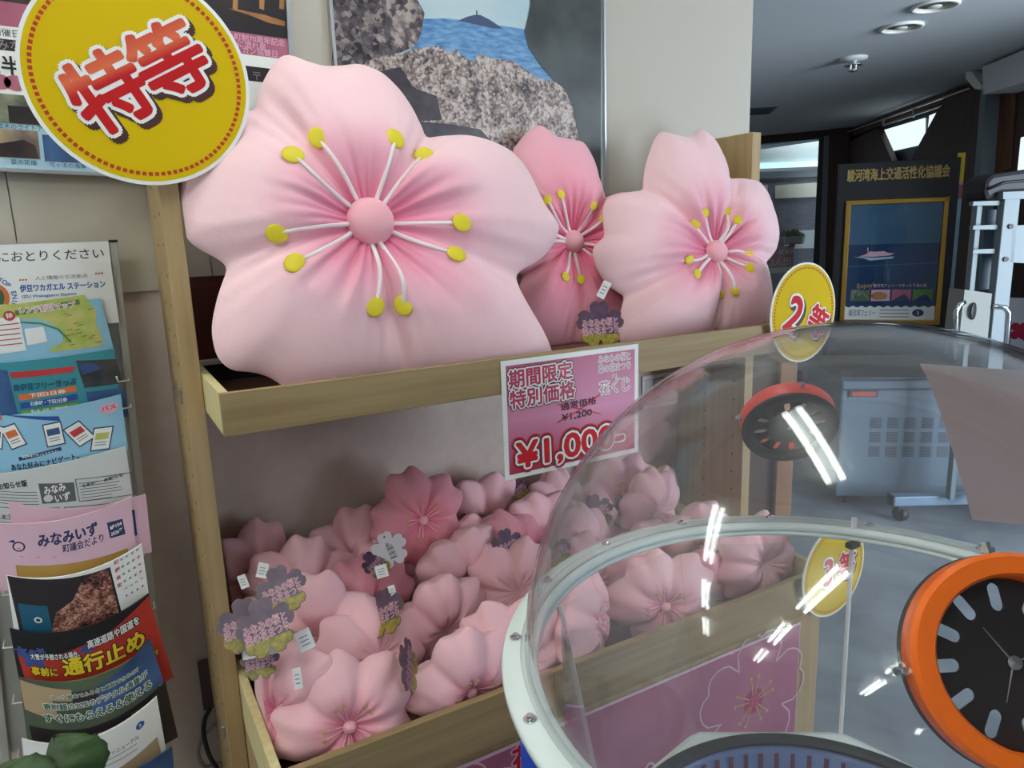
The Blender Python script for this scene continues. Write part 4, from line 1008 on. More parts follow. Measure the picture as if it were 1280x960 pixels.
for k in range(16):
    a = math.radians(9+22.5*k); c = DC+Vector((math.cos(a)*.378, math.sin(a)*.378, .001))
    b = MB(); b.lathe([(0, .006), (.0035, .006), (.0042, .004), (.0042, .002), (.007, .0018), (.007, 0)], c, (0, 0, 1), 'chrome', 6 if False else 12); b.build('bolt', lm)
# collars and slotted black rubber in the two hand holes
def slotted(r, nslot, t, rs, ln, wd, off=0):
    cu = bpy.data.curves.new('c', 'CURVE'); cu.dimensions = '2D'; cu.fill_mode = 'BOTH'; cu.extrude = t/2
    def poly(pts):
        sp_ = cu.splines.new('POLY'); sp_.points.add(len(pts)-1); sp_.use_cyclic_u = True
        for q, p in zip(sp_.points, pts): q.co = (p[0], p[1], 0, 1)
    poly([(r*math.cos(2*PI*i/64), r*math.sin(2*PI*i/64)) for i in range(64)])
    for k in range(nslot):
        a = 2*PI*k/nslot+off; pts = []
        for i in range(9): q = -PI/2+PI*i/8; pts.append((rs+ln/2+wd*math.cos(q), wd*math.sin(q)))
        for i in range(9): q = PI/2+PI*i/8; pts.append((rs-ln/2+wd*math.cos(q), wd*math.sin(q)))
        poly([(x*math.cos(a)-y*math.sin(a), x*math.sin(a)+y*math.cos(a)) for x, y in pts])
    o = bpy.data.objects.new('c', cu); me = bpy.data.meshes.new_from_object(o); vs = [v.co.copy() for v in me.vertices]; fs = [tuple(p.vertices) for p in me.polygons]
    bpy.data.objects.remove(o); bpy.data.curves.remove(cu); bpy.data.meshes.remove(me); return vs, fs
for n, m, lab, off in ((H1, 'orange', 'bright orange hand-hole collar', .1), (H2_, 'red orange', 'red hand-hole collar', .3)):
    c = DC+n*math.sqrt(DR*DR-HR*HR)
    X = Vector((0, 0, 1)).cross(n).normalized(); Y = n.cross(X)
    col = MB().lathe([(.0535, -.004), (HR-.001, -.004), (HR+.001, 0), (HR+.001, .016), (HR-.002, .020), (.0555, .020), (.0535, .017)], c, n, m, 96, closed=True).build('hand_hole_collar', lm, True, label=lab)
    md = col.modifiers.new('edge', 'EDGE_SPLIT'); md.split_angle = .6
    MB().lathe([(.051, -.005), (.0685, -.005), (.0695, -.007), (.0685, -.010), (.051, -.008)], c, n, 'black rubber', 96, closed=True).build('inner_gasket', col, True, label='black rubber ring on the inside of the dome')
    vs, fs = slotted(.0545, 12, .003, .0415, .010, .0042, off)
    MB().add([c+X*v.x+Y*v.y+n*(v.z-.004) for v in vs], fs, 'black rubber').build('rubber_flap', col, label='black rubber disc with a ring of slots')
    b = MB(); b.lathe([(0, -.0075), (.004, -.0075), (.0045, .0005), (0, .0012)], c, n, 'steel', 12)
    for a in (.4, 2.2, 4.4): b.tube([c-n*.0018+X*.004*math.cos(a)+Y*.004*math.sin(a), c-n*.0018+X*.026*math.cos(a)+Y*.026*math.sin(a)], [.0006, .0002], 'tag grey', 6)
    b.build('centre_stud', col)
    for k in range(4):
        a = PI/4*0+PI/2*k+.12; q = c+(X*math.cos(a)+Y*math.sin(a))*(HR+.001)
        d = (X*math.cos(a)+Y*math.sin(a)); b = MB(); b.tube([q-d*.004+n*.006, q+d*.008+n*.006], .0028, 'chrome', 6); b.tube([q+d*.001+n*.006, q+d*.004+n*.006], .0048, 'chrome', 6); b.build('clamp_screw', col)
# pale sheet taped over the far right of the dome
rows_ = 14; vs = []; fs = []; nc = 16
for i in range(rows_+1):
    v = i/rows_
    for j in range(nc+1):
        u = j/nc; xl_ = 1149+66*v**.8; vs.append(DC+(ondome(xl_+(1350-xl_)*u, 456+(650-456)*v+u*14, False)-DC).normalized()*(DR+.0012))
for i in range(rows_):
    for j in range(nc): fs.append((i*(nc+1)+j, i*(nc+1)+j+1, (i+1)*(nc+1)+j+1, (i+1)*(nc+1)+j))
k = len(vs); vs += [DC+(v-DC).normalized()*(DR+.0018) for v in vs]; fs += [tuple(a+k for a in f[::-1]) for f in fs]
MB().add(vs, fs, 'sheet grey').build('paper_sheet', lm, True, label='pale pinkish grey sheet stuck over the far side of the dome')
# lower clear case: eight flat panels tapering to a white floor plate
ZT, ZB, RT, RB = CAMH-.483, CAMH-.78, .350, .2925
ca = [math.radians(35+45*k) for k in range(8)]
for k in range(8):
    a, e = ca[k], ca[(k+1) % 8]
    q = [DC+Vector((math.cos(t)*r, math.sin(t)*r, 0)) for t, r in ((a, RT), (e, RT), (e, RB), (a, RB))]
    for p, z in zip(q, (ZT, ZT, ZB, ZB)): p.z = z
    nn = (q[1]-q[0]).cross(q[3]-q[0]).normalized()
    mid = sum(q, Vector())/4
    if nn.dot(mid-DC) < 0: nn = -nn
    q = [mid+(p-mid)*.995 for p in q]
    MB().prism(q, -nn, .003, 'case acrylic').build('case_panel', lm)
    p, r = q[0], q[3]
    if k == 3:
        p2 = DC+Vector((math.cos(math.radians(164))*.366, math.sin(math.radians(164))*.366, 0)); p2.z = ZT; r2_ = p2.copy(); r2_.z = ZB-.02
        MB().tube([p2, r2_], .018, 'blue body', 16).build('corner_post', lm, label='blue corner post')
    elif k % 2 == 0:
        MB().tube([p, r], .0032, 'white', 10).build('corner_post', lm)
    if k in (0, 4):
        ax = DC+Vector((math.cos(a)*(RT-.006), math.sin(a)*(RT-.006), 0)); ax.z = ZT+.002
        MB().obox(ax-Vector((.010, .006, .008)), (.020, 0, 0), (0, .012, 0), (0, 0, .008), 'black').build('clip', lm)
        bb = DC+Vector((math.cos(a)*.362, math.sin(a)*.362, 0)); bb.z = CAMH-.464
        MB().tube([bb-Vector((0, 0, .004)), bb+Vector((0, 0, .016))], .0042, 'white', 12).build('peg', lm)
# floor plate with the round black-edged opening, blue tub beneath, body
ang = lambda th: th
b = MB(); vs = []; n = 96
for i in range(n):
    th = 2*PI*i/n
    rel = (th-ca[0]) % (PI/4)-PI/8; ro = RB*math.cos(PI/8)/math.cos(rel)+.004
    for r, z in ((.262, ZB), (ro, ZB), (ro, ZB-.008), (.262, ZB-.008)): vs.append(DC+Vector((math.cos(th)*r, math.sin(th)*r, 0))+Vector((0, 0, z-DC.z)))
fs = [(i*4+j, ((i+1) % n)*4+j, ((i+1) % n)*4+(j+1) % 4, i*4+(j+1) % 4) for i in range(n) for j in range(4)]
b.add(vs, fs, 'white gloss'); b.build('floor_plate', lm)
MB().lathe([(.243, ZB+.001), (.266, ZB+.001), (.267, ZB+.004), (.262, ZB+.007), (.245, ZB+.006)], (DC.x, DC.y, 0), (0, 0, 1), 'gasket', 96, closed=True).build('gasket', lm, True)
MB().lathe([(.262, ZB-.004), (.250, ZB-.004), (.2465, ZB-.012), (.236, ZB-.12), (.226, ZB-.124), (0, ZB-.126), (0, ZB-.13), (.228, ZB-.13), (.240, ZB-.122), (.250, ZB-.04), (.262, ZB-.012)], (DC.x, DC.y, 0), (0, 0, 1), 'blue tub', 96).build('tub', lm, True)
b = MB()
for k in range(64):
    th = 2*PI*k/64; d = Vector((math.cos(th), math.sin(th), 0)); t_ = Vector((-d.y, d.x, 0)); c = Vector((DC.x, DC.y, 0))
    b.prism([c+d*.2440-t_*.003+Vector((0, 0, ZB-.014)), c+d*.2440+t_*.003+Vector((0, 0, ZB-.014)), c+d*.2405+t_*.003+Vector((0, 0, ZB-.052)), c+d*.2405-t_*.003+Vector((0, 0, ZB-.052))], -d, .0016, 'tub slot')
b.build('air_slots', lm)
b = MB()
for i in range(8):
    pass
pts = [DC+Vector((math.cos(t)*.286, math.sin(t)*.286, 0)) for t in ca]
for p in pts: p.z = .06
b.prism(pts, (0, 0, 1), ZB-.14-.06, 'blue body')
for i in range(8):
    p, q = pts[i].copy(), pts[(i+1) % 8].copy(); p.z = q.z = ZB-.142; nn = (p+q)/2-DC; nn.z = 0; b.prism([p, q, q+Vector((0, 0, .133)), p+Vector((0, 0, .133))], -nn, .006, 'blue body')
b.build('body', lm)
for t in ca[::2]:
    p = DC+Vector((math.cos(t)*.24, math.sin(t)*.24, 0)); p.z = .03
    MB().lathe([(0, -.012), (.024, -.012), (.028, -.006), (.028, .006), (.024, .012), (0, .012)], p, (math.cos(t), math.sin(t), 0), 'caster', 24).build('caster', lm, True)
    MB().box(p.x-.012, p.y-.012, .03, p.x+.012, p.y+.012, .061, 'caster').build('caster', lm)

# ================================================================== leaflet rack on the left
rk = thing('leaflet_rack', (-.1, 1.42, 0), 'upright metal leaflet rack against the wall, left of the display shelf', 'rack')
def rackpt(px, py, y): return at(px, py, y=y)
def postbar(pxs, y0, w_, name, ext=0):
    (xa, ya), (xb, yb) = pxs; a, e = at(xa, ya, y=y0), at(xb, yb, y=y0); d = (e-a); e = a+d*((a.z-.02)/(a.z-e.z))
    b = MB(); b.obox(a, (w_, 0, 0), (0, .02, 0), e-a, 'rack metal'); b.build(name, rk, bevel=.0015)
    b = MB(); b.obox(a+Vector((-.0005, -.0005, 0)), (w_+.001, 0, 0), (0, .021, 0), (0, 0, .004), 'black'); b.build('post_cap', rk)
    b = MB(); b.box(e.x-.01, y0-.06, 0, e.x+w_+.01, y0+.06, .022, 'rack metal'); b.build('foot', rk)
YR = 1.425
postbar(((136.5, 303), (208, 948)), YR, .0125, 'post'); postbar(((-70, 303), (-4, 900)), YR, .0125, 'post')
a, e = at(-70, 420, y=YR+.022), at(146, 900, y=YR+.022)
b = MB(); b.prism([at(-66, 305, y=YR+.012), at(137, 301, y=YR+.012), at(200, 940, y=YR+.012), at(-10, 940, y=YR+.012)], (0, 1, 0), .004, 'rack metal'); b.build('back_panel', rk)
def sheet_fn(tl, tm, tr, bl, bm_, br, y, bow=.008, tilt=.0):
    """curved sheet through six seen points; returns fn, width, height"""
    A = [at(*q, y=y) for q in (tl, tm, tr)]; B = [at(*q, y=y-tilt) for q in (bl, bm_, br)]
    Wd = (A[2]-A[0]).length; Hd = (A[1]-B[1]).length
    def qd(P, u): return P[0]*((1-u)*(1-2*u)) + P[1]*(4*u*(1-u)) + P[2]*(u*(2*u-1))
    def fn(x, yy, h):
        u = x/Wd; v = yy/Hd; p = qd(A, u)*v+qd(B, u)*(1-v); return p+Vector((0, -1, 0))*(h+bow*(1-(2*u-1)**2))
    return fn, Wd, Hd
def leaflet(label, pts, y, base, draw, bow=.008, t=.004, name='leaflet', tilt=0):
    fn, Wd, Hd = sheet_fn(*pts, y, bow, tilt); pr = Print(fn, .0003, .012); pr.card(0, 0, Wd, Hd, base, t, 16, 8)
    ys = Hd
    draw(pr, Wd, Hd); o = pr.build(name, label=label, cat='leaflet', group='leaflets in the metal rack'); return o
def header(pr, W, H):
    pr.text('ご自由におとりください', W*.962, H*.52, H*.72, 'ink', 1, 0, align='R', width=W*1.22 if False else None, sx=.98)
fn, Wd, Hd = sheet_fn((-70, 308), (32, 305), (135, 301.5), (-68, 337), (34, 333), (138.5, 328), YR-.004, .0)
pr = Print(fn, .0003); pr.card(0, 0, Wd, Hd, 'paper white', .002); pr.text('ご自由におとりください', Wd*.965, Hd*.46, Hd*.52, 'ink', 1, .004, align='R', rot=.0, sx=.98); pr.build('header_sign', rk, label='white header strip with black lettering')
def d1(pr, W, H):
    P = lambda px, py: ((px+64)/(206)*W, H-(py-331)/(78)*H)
    q = P(-12, 368); pr.ell(*q, .024, .024, 'pill orange', 1); pr.ell(q[0]-.002, q[1], .019, .020, 'text green', 2)
    for i, ch in enumerate('TOP ENINSULA'):
        a = 1.1-i*.22; pr.text(ch, q[0]+.031*math.cos(a), q[1]+.031*math.sin(a), .010, 'print blue', 1, .02, rot=a-PI/2)
    x0, yy = P(78, 347); pr.text('人と情報の交流拠点', x0, yy, .007, 'news grey', 1, 0, width=.070, rot=0.002)
    for k in range(3):
        for xx in (26, 122): pr.ell(P(xx+3.6*k, 0)[0], P(0, 348.5 if xx < 50 else 345)[1], .0014, .0014, 'ribbon red', 1)
    x0, yy = P(78, 358.5); pr.text('伊豆ワカガエル ステーション', x0, yy, .0125, 'print blue', 1, 0, width=.114, rot=0.003, dil=.03)
    x0, yy = P(60, 368); pr.text('IZU Wakagaeru Station', x0, yy, .0065, 'print blue', 1, 0, width=.072, rot=0.002, dil=.02)
leaflet('white station leaflet with blue title, topmost in the rack', ((-64, 333), (36, 331), (138, 327), (-58, 420), (46, 412), (149, 403)), YR-.012, 'light blue' if False else 'paper white', d1, .004)
def d1b(pr, W, H):
    P = lambda px, py: ((px+64)/(196)*W, H-(py-380-(127-px)*.07)/(64)*H)
    pr.tri_poly([P(-60, 384), P(25, 382), P(112, 374), P(116, 384), P(122, 394), P(118, 410), P(122, 430), P(118, 438), P(60, 441), P(52, 438), P(72, 430), P(76, 418), P(66, 408), P(48, 400), P(20, 400), P(-60, 404)], 'map green', 1)
    pr.tri_poly([P(20, 396), P(104, 385), P(104, 379), P(20, 390)], 'map road', 2)
    pr.tri_poly([P(-60, 400), P(24, 398), P(26, 438), P(-60, 448)], 'paper white', 2)
    pr.tri_poly([P(28, 412), P(52, 410), P(54, 428), P(28, 432)], 'paper white', 2)
    for k in range(5): pr.line([P(-10, 408+6*k), P(22, 405+6*k)], .0016, 'ribbon red', 3)
    for k in range(16):
        r = random.Random(k); q = P(70+r.random()*44, 392+r.random()*44); pr.line([q, (q[0]+.007, q[1]+.001)], .0011, 'ribbon red' if k % 2 else 'news grey', 3)
    pr.line([P(26, 404), P(50, 406), P(70, 414), P(82, 430)], .003, 'map road', 3)
    q = P(62, 389); pr.text('レンジ割引マップ', q[0], q[1]+.002, .0115, 'paper white', 4, 0, width=.076, rot=0.007, dil=.09); pr.text('レンジ割引マップ', q[0], q[1]+.002, .0115, 'ribbon red', 5, 0, width=.076, rot=0.007)
    q = P(12, 396); pr.ell(*q, .008, .008, 'ribbon red', 4); pr.text('特', *q, .010, 'paper white', 5, .02)
leaflet('folded green and blue road map leaflet under the white station leaflet', ((-64, 392), (32, 384), (126, 373), (-54, 456), (44, 450), (142, 436)), YR-.022, 'sky blue', d1b, .006)
def d2(pr, W, H):
    P = lambda px, py: ((px+64)/(208)*W, H-(py-447+(px-16)*.10)/(72)*H)
    def pq(pts, m, l): pr.tri_poly([P(*p) for p in pts], m, l)
    pq([(-64, 452), (-2, 455), (14, 456), (20, 520), (-64, 520)], 'photo blue', 1)
    pq([(98, 445), (145, 446), (150, 475), (104, 477)], 'photo cove', 1); pq([(100, 447), (120, 449), (126, 456), (104, 462)], 'photo blue', 2)
    pq([(105, 482), (150, 480), (153, 516), (108, 514)], 'photo blue', 1); pq([(118, 506), (126, 494), (134, 496), (140, 510)], 'photo night', 2)
    pq([(17, 458), (96, 451), (94, 458), (17, 465)], 'ribbon red', 2)
    x, y = P(57, 472); pr.text('南伊豆フリーきっぷ', x, y, .012, 'teal dark', 2, 0, width=.084, rot=0.004, dil=.04)
    for yy, m, s_ in ((482.5, 'pill orange', '下田2日券'), (492, 'pill blue', '石廊崎・下田2日券'), (501.5, 'pill green', '堂ヶ島・松崎・石廊崎2日券')):
        x, y = P(59, yy); pr.line([(x-.036, y-.001), (x+.036, y+.003)], .0095, m, 2); pr.text(s_, x, y+.001, .0075, 'paper white', 4, .02, rot=0.005, width=.05)
    for k, s_ in enumerate(('絶景とパワースポット', 'いっぱいの旅に')): x, y = P(54, 510+6.5*k); pr.text(s_, x, y, .0075, 'paper white', 2, .01, rot=0.006, width=.058)
leaflet('teal free-ticket leaflet with orange, blue and green bars', ((-64, 455), (34, 450), (143, 436), (-52, 532), (46, 528), (151, 512)), YR-.036, 'teal', d2, .010)
def d3(pr, W, H):
    P = lambda px, py: ((px+64)/(216)*W, H-(py-514+(px-16)*.13)/(72)*H)
    def phone(px, py, rot, m):
        x, y = P(px, py); c, s_ = math.cos(rot), math.sin(rot)
        q = lambda w_, h_: [(x+a*c-b*s_, y+a*s_+b*c) for a, b in ((-w_, -h_), (w_, -h_), (w_, h_), (-w_, h_))]
        pr.poly(q(.0120, .0195), 'navy ink', 2); pr.poly(q(.0105, .0175), 'paper white', 3)
        pr.poly([(x+a*c-b*s_, y+a*s_+b*c) for a, b in ((-.008, -.001), (.008, -.001), (.008, .010), (-.008, .010))], m, 4)
        for k in range(2): pr.line([(x-.007*c+(.006+.004*k)*s_, y-.007*s_-(.006+.004*k)*c), (x+.006*c+(.006+.004*k)*s_, y+.006*s_-(.006+.004*k)*c)], .0012, 'news grey', 4)
    pr.tri_poly([P(-64, 514), P(16, 519), P(16, 512), P(-64, 506)], 'pill orange', 1) ; pr.tri_poly([P(18, 512), P(85, 520), P(84, 514), P(40, 512)], 'pill blue', 1)
    phone(2, 540, -.25, 'photo blue'); phone(26, 538, .30, 'pill orange'); phone(75, 536, .03, 'photo blue'); phone(103, 538, .45, 'ribbon red'); phone(126, 548, -.22, 'map green')
    x, y = P(54, 560); pr.line([(x-.027, y-.003), (x+.027, y+.003)], .006, 'navy', 2); pr.text('目的地までもっとラクラク！', x, y, .005, 'paper white', 4, .02, rot=0.012, width=.048)
    x, y = P(57, 571); pr.text('あなた好みにナビゲート。', x, y, .0115, 'navy', 2, 0, width=.090, rot=0.012, dil=.025)
    x, y = P(138, 512); pr.ell(x, y+.001, .011, .009, 'pink pale', 2); pr.text('バス', x, y+.002, .009, 'ribbon red', 3, .02, rot=0.012)
    for k, s_ in enumerate(('伊豆',)): x, y = P(64, 588); pr.text('旅のスマート', x, y, .013, 'paper white', 2, .02, rot=0.012, width=.05)
leaflet('light blue leaflet printed with phones, in the third pocket down', ((-64, 517), (30, 516), (151, 493), (-50, 592), (44, 588), (160, 562)), YR-.052, 'sky blue', d3, .012)
def d4(pr, W, H):
    P = lambda px, py: ((px+64)/(220)*W, H-(py-588+(px-16)*.15)/(70)*H)
    pr.tri_poly([P(60, 598), P(99, 599), P(98, 620), P(60, 621)], 'news grey', 1)
    x, y = P(77, 604.5); pr.text('みなみ', x, y, .0155, 'paper white', 2, .02, rot=0.012, width=.027); x, y = P(84, 614.5); pr.text('いず', x, y, .0145, 'paper white', 2, .02, rot=0.012, width=.019); x, y = P(68, 615); pr.ell(x, y, .006, .006, 'newsprint', 2)
    x, y = P(29, 600); pr.text('お知らせ版', x, y, .0115, 'ink', 1, 0, rot=0.012, width=.040, dil=.03)
    r = random.Random(3)
    for k in range(5): pr.line([P(-30, 608+3.4*k), P(56, 608+3.4*k)], .0011, 'news grey', 1)
    for k in range(7): pr.line([P(104, 601+3.3*k), P(104+r.uniform(30, 50), 601+3.3*k)], .0011, 'news grey', 1)
    x, y = P(128, 601); pr.text('令和8年　お知らせ', x, y, .006, 'ink', 2, .02, rot=0.014, width=.048)
    pr.line([P(101, 596), P(158, 597), P(159, 622), P(101, 621)], .0012, 'news grey', 1, True); pr.line([P(-30, 627), P(78, 626), P(80, 660), P(-30, 660)], .0012, 'news grey', 1, True); pr.line([P(84, 626), P(162, 629), P(164, 660), P(84, 660)], .0012, 'news grey', 1, True)
    x, y = P(38, 633); pr.text('南伊豆町子育て応援事業について', x, y, .0075, 'ink', 2, .02, rot=0.012, width=.068); x, y = P(122, 635); pr.text('図書館れきボランティア募集', x, y, .0075, 'ink', 2, .02, rot=0.014, width=.062)
    for k in range(4):
        pr.line([P(-20, 640+4*k), P(72, 640+4*k)], .001, 'news grey', 1); pr.line([P(90, 642+4*k), P(156, 642+4*k)], .001, 'news grey', 1)
leaflet('grey printed town newsletter sheet above the pink leaflet', ((-64, 592), (30, 586), (157, 558), (-50, 665), (46, 662), (168, 634)), YR-.068, 'newsprint', d4, .012)
leaflet('plain pink sheet sticking out behind the pink leaflet', ((10, 626), (95, 633), (182, 617), (20, 700), (104, 702), (190, 690)), YR-.080, 'pink paper', lambda pr, W, H: pr.rect(W*.885, H*.35, W*.91, H*.8, 'navy', 1), .010, .001)
def d5(pr, W, H):
    P = lambda px, py: ((px+34)/(200)*W, H-(py-645+(px-16)*.09)/(82)*H)
    x, y = P(80, 660); pr.text('みなみいず', x, y, .0235, 'navy ink', 1, 0, rot=0.016, width=.082, dil=.03)
    x, y = P(98, 672); pr.text('町議会だより', x, y, .0155, 'navy ink', 1, 0, rot=0.016, width=.057, dil=.012)
    x, y = P(18, 672); pr.ell(x, y, .0085, .0085, 'navy ink', 1); pr.ell(x, y, .0062, .0062, 'pink paper', 2); pr.tri_poly([(x-.014, y+.008), (x-.004, y+.006), (x-.006, y+.012)], 'navy ink', 1); pr.line([(x-.002, y-.002), (x, y-.003), (x+.002, y-.002)], .0008, 'navy ink', 3)
    q = [P(131, 653), P(152, 654), P(154, 674), P(133, 673)]; pr.tri_poly(q, 'navy ink', 1)
    x, y = P(142.5, 659.5); pr.text('№104', x, y, .0085, 'paper white', 2, .02, rot=0.014, width=.017); x, y = P(143, 667.5); pr.text('2026年', x, y, .008, 'paper white', 2, .02, rot=0.014, width=.018)
    for k in range(3): x, y = P(20+20*k, 684); pr.text('ー ', x, y, .006, 'navy ink', 1, .0, rot=0.012)
    pr.tri_poly([P(12, 695), P(155, 692), P(158, 735), P(14, 735)], 'ochre', 1)
leaflet('pink town council leaflet with navy title and an ochre picture', ((-34, 651), (70, 648), (163, 621), (-26, 735), (78, 730), (172, 702)), YR-.094, 'pink paper', d5, .014)
def d6(pr, W, H):
    P = lambda px, py: ((px-8)/(170)*W, H-(py-722+(px-8)*.20)/(72)*H)
    pr.tri_poly([P(9, 721), P(134, 702), P(144, 780), P(16, 800)], 'photo night', 1)
    pr.tri_poly([P(54, 775), P(62, 752), P(84, 736), P(96, 716), P(112, 706), P(132, 704), P(140, 775), P(58, 800)], 'photo crowd', 2)
    pr.tri_poly([P(17, 752), P(52, 746), P(56, 790), P(20, 795)], 'teal dark', 2); x, y = P(39, 766); pr.ell(x, y, .0055, .0055, 'paper white', 3); pr.ell(x, y, .003, .003, 'navy ink', 4)
    for k in range(9):
        x, y = P(146, 731+5*k); 
    for c_ in range(5):
        xx = 143+7.2*c_
        for k in range(6 if c_ else 4): x, y = P(xx, 698+(8.5 if c_ else 9)*k-(xx-143)*.2); pr.text('町議会定例会報告'[k], x, y, .0042 if c_ else .0075, 'ribbon red' if c_ in (0, 4) else 'news grey', 2, .015, rot=0.014)
leaflet('leaflet with a dark photograph of a crowd on stage, under the pink one', ((8, 720), (97, 713), (177, 680), (18, 792), (106, 788), (188, 756)), YR-.112, 'paper white', d6, .014)
def d7(pr, W, H):
    P = lambda px, py: ((px-12)/(176)*W, H-(py-787+(px-12)*.21)/(72)*H)
    pr.tri_poly([P(16, 812), P(60, 803), P(100, 787), P(140, 773), P(187, 752), P(194, 805), P(200, 850), P(26, 858), P(20, 840)], 'banner red', 1)
    for (cx, cy, r) in ((36, 813, .017), (22, 808, .008), (46, 800, .006), (103, 792, .009)): x, y = P(cx, cy); pr.tri_poly([(x+r*(1+.35*math.cos(5*t+cx))*math.cos(t), y+r*(1+.35*math.cos(5*t+cx))*.8*math.sin(t)) for t in [2*PI*i/30 for i in range(30)]], 'splash blue', 2)
    def ot(s_, px, py, sz, wd, m, o, d0, d1_, rot=.0):
        x, y = P(px, py); pr.text(s_, x, y, sz, o, 3, 0, rot=rot, width=wd, dil=d0); pr.text(s_, x, y, sz, m, 5, 0, rot=rot, width=wd, dil=d1_)
    ot('大雪が予想される場合、', 63, 803, .0115, .068, 'paper white', 'ink', .10, .02, .03); ot('高速道路や国道を', 138, 779, .0155, .074, 'paper white', 'ink', .10, .02, .03)
    ot('事前に', 47, 824, .0165, .036, 'text yellow', 'ink', .10, .03); ot('通行止め', 122, 803, .033, .114, 'text yellow', 'ink', .08, .035, .02); ot('になります', 172, 817, .010, .036, 'text yellow', 'ink', .08, .02)
leaflet('black and red road closure leaflet with large yellow lettering', ((12, 786), (101, 781), (186, 742), (26, 862), (114, 858), (200, 822)), YR-.130, 'black', d7, .015)
def d8(pr, W, H):
    P = lambda px, py: ((px-24)/(168)*W, H-(py-848+(px-24)*.20)/(74)*H)
    pr.tri_poly([P(24, 850), P(84, 845), P(86, 858), P(60, 862), P(66, 884), P(26, 884)], 'scene roof', 1); pr.tri_poly([P(116, 842), P(190, 807), P(198, 862), P(104, 872)], 'photo blue', 1); pr.tri_poly([P(84, 848), P(116, 843), P(116, 856), P(84, 860)], 'photo night', 2)
    pr.tri_poly([P(28, 902), P(100, 888), P(200, 862), P(203, 930), P(32, 930)], 'photo night', 1)
    for s_, px, py, sz, wd, dl in (('えっ？旅先でふるさと納税できるの？', 114, 846, .0085, .124, .02), ('寄附額の30%のデジタル通貨が', 114, 857, .0125, .146, .02), ('すぐにもらえる＆使える', 115, 870, .0165, .150, .03)):
        x, y = P(px, py); pr.text(s_, x, y, sz, 'paper white', 3, 0, rot=.03, width=wd, dil=.10); pr.text(s_, x, y, sz, 'text green', 5, 0, rot=.03, width=wd, dil=dl)
    for s_, px, py in (('ふるさと納税で', 82, 901), ('旅先でする', 84, 908), ('スマートフォンに', 124, 892), ('コインが入る', 126, 899), ('加盟店', 160, 880), ('で使う', 162, 887)): x, y = P(px, py); pr.text(s_, x, y, .006, 'scene roof', 3, .02, rot=.03)
leaflet('dark landscape leaflet with green text outlined in white', ((24, 847), (112, 842), (190, 804), (34, 925), (122, 921), (204, 884)), YR-.150, 'scene olive', d8, .015)
def d9(pr, W, H):
    P = lambda px, py: ((px-27)/(168)*W, H-(py-925+(px-27)*.28)/(64)*H)
    x, y = P(124, 920); pr.text('マーガレットライン リニューアル', x, y, .0085, 'navy ink', 1, .01, rot=0.031, width=.100); x, y = P(171, 897); pr.ell(x, y, .006, .006, 'print blue', 1); pr.text('2', x, y, .007, 'paper white', 2, .02)
    for k in range(2): pr.line([P(112, 928+5*k), P(164, 913+5*k)], .001, 'news grey', 1)
    pr.tri_poly([P(126, 938), P(188, 914), P(191, 950), P(128, 975)], 'scene roof', 1); pr.line([P(128, 962), P(140, 952), P(150, 956), P(165, 944), P(176, 934), P(186, 934)], .0016, 'navy ink', 2); pr.line([P(150, 936), P(156, 944), P(172, 948)], .001, 'ribbon red', 2)
    x, y = P(48, 940); pr.text('道路のご案内', x, y, .006, 'news grey', 1, 0, rot=0.012, width=.03)
leaflet('white leaflet with a small map, near the bottom of the rack', ((27, 924), (113, 917), (196, 871), (36, 1000), (122, 996), (210, 952)), YR-.170, 'paper white', d9, .014)
def d10(pr, W, H):
    P = lambda px, py: ((px-30)/(186)*W, H-(py-982+(px-30)*.25)/(60)*H)
    pr.tri_poly([P(110, 992), P(214, 990), P(218, 1040), P(60, 1040), P(60, 1000)], 'banner red', 1)
    for k in range(5): x, y = P(188+4*k, 1000+2*k); pr.ell(x, y, .004, .004, 'pill orange', 2)
leaflet('blue and red leaflet in the lowest pocket of the rack', ((30, 990), (124, 975), (215, 934), (36, 1060), (130, 1050), (222, 1010)), YR-.190, 'photo blue', d10, .012)
for i, (px, py) in enumerate(((6, 735), (6, 800), (18, 868), (24, 935), (160, 472), (163, 505), (178, 688), (192, 752), (196, 785), (198, 815), (208, 885))):
    y = YR-.03-.0 if px > 100 else YR-.1
    a = at(px, py, y=YR-.002); d = -1 if px < 100 else 1
    MB().tube([a, a+Vector((0, -.03, 0)), a+Vector((-.016*d, -.036, 0)), a+Vector((-.018*d, -.036, .010))], .0016, 'wire white', 8).build('wire_hook', rk, True)

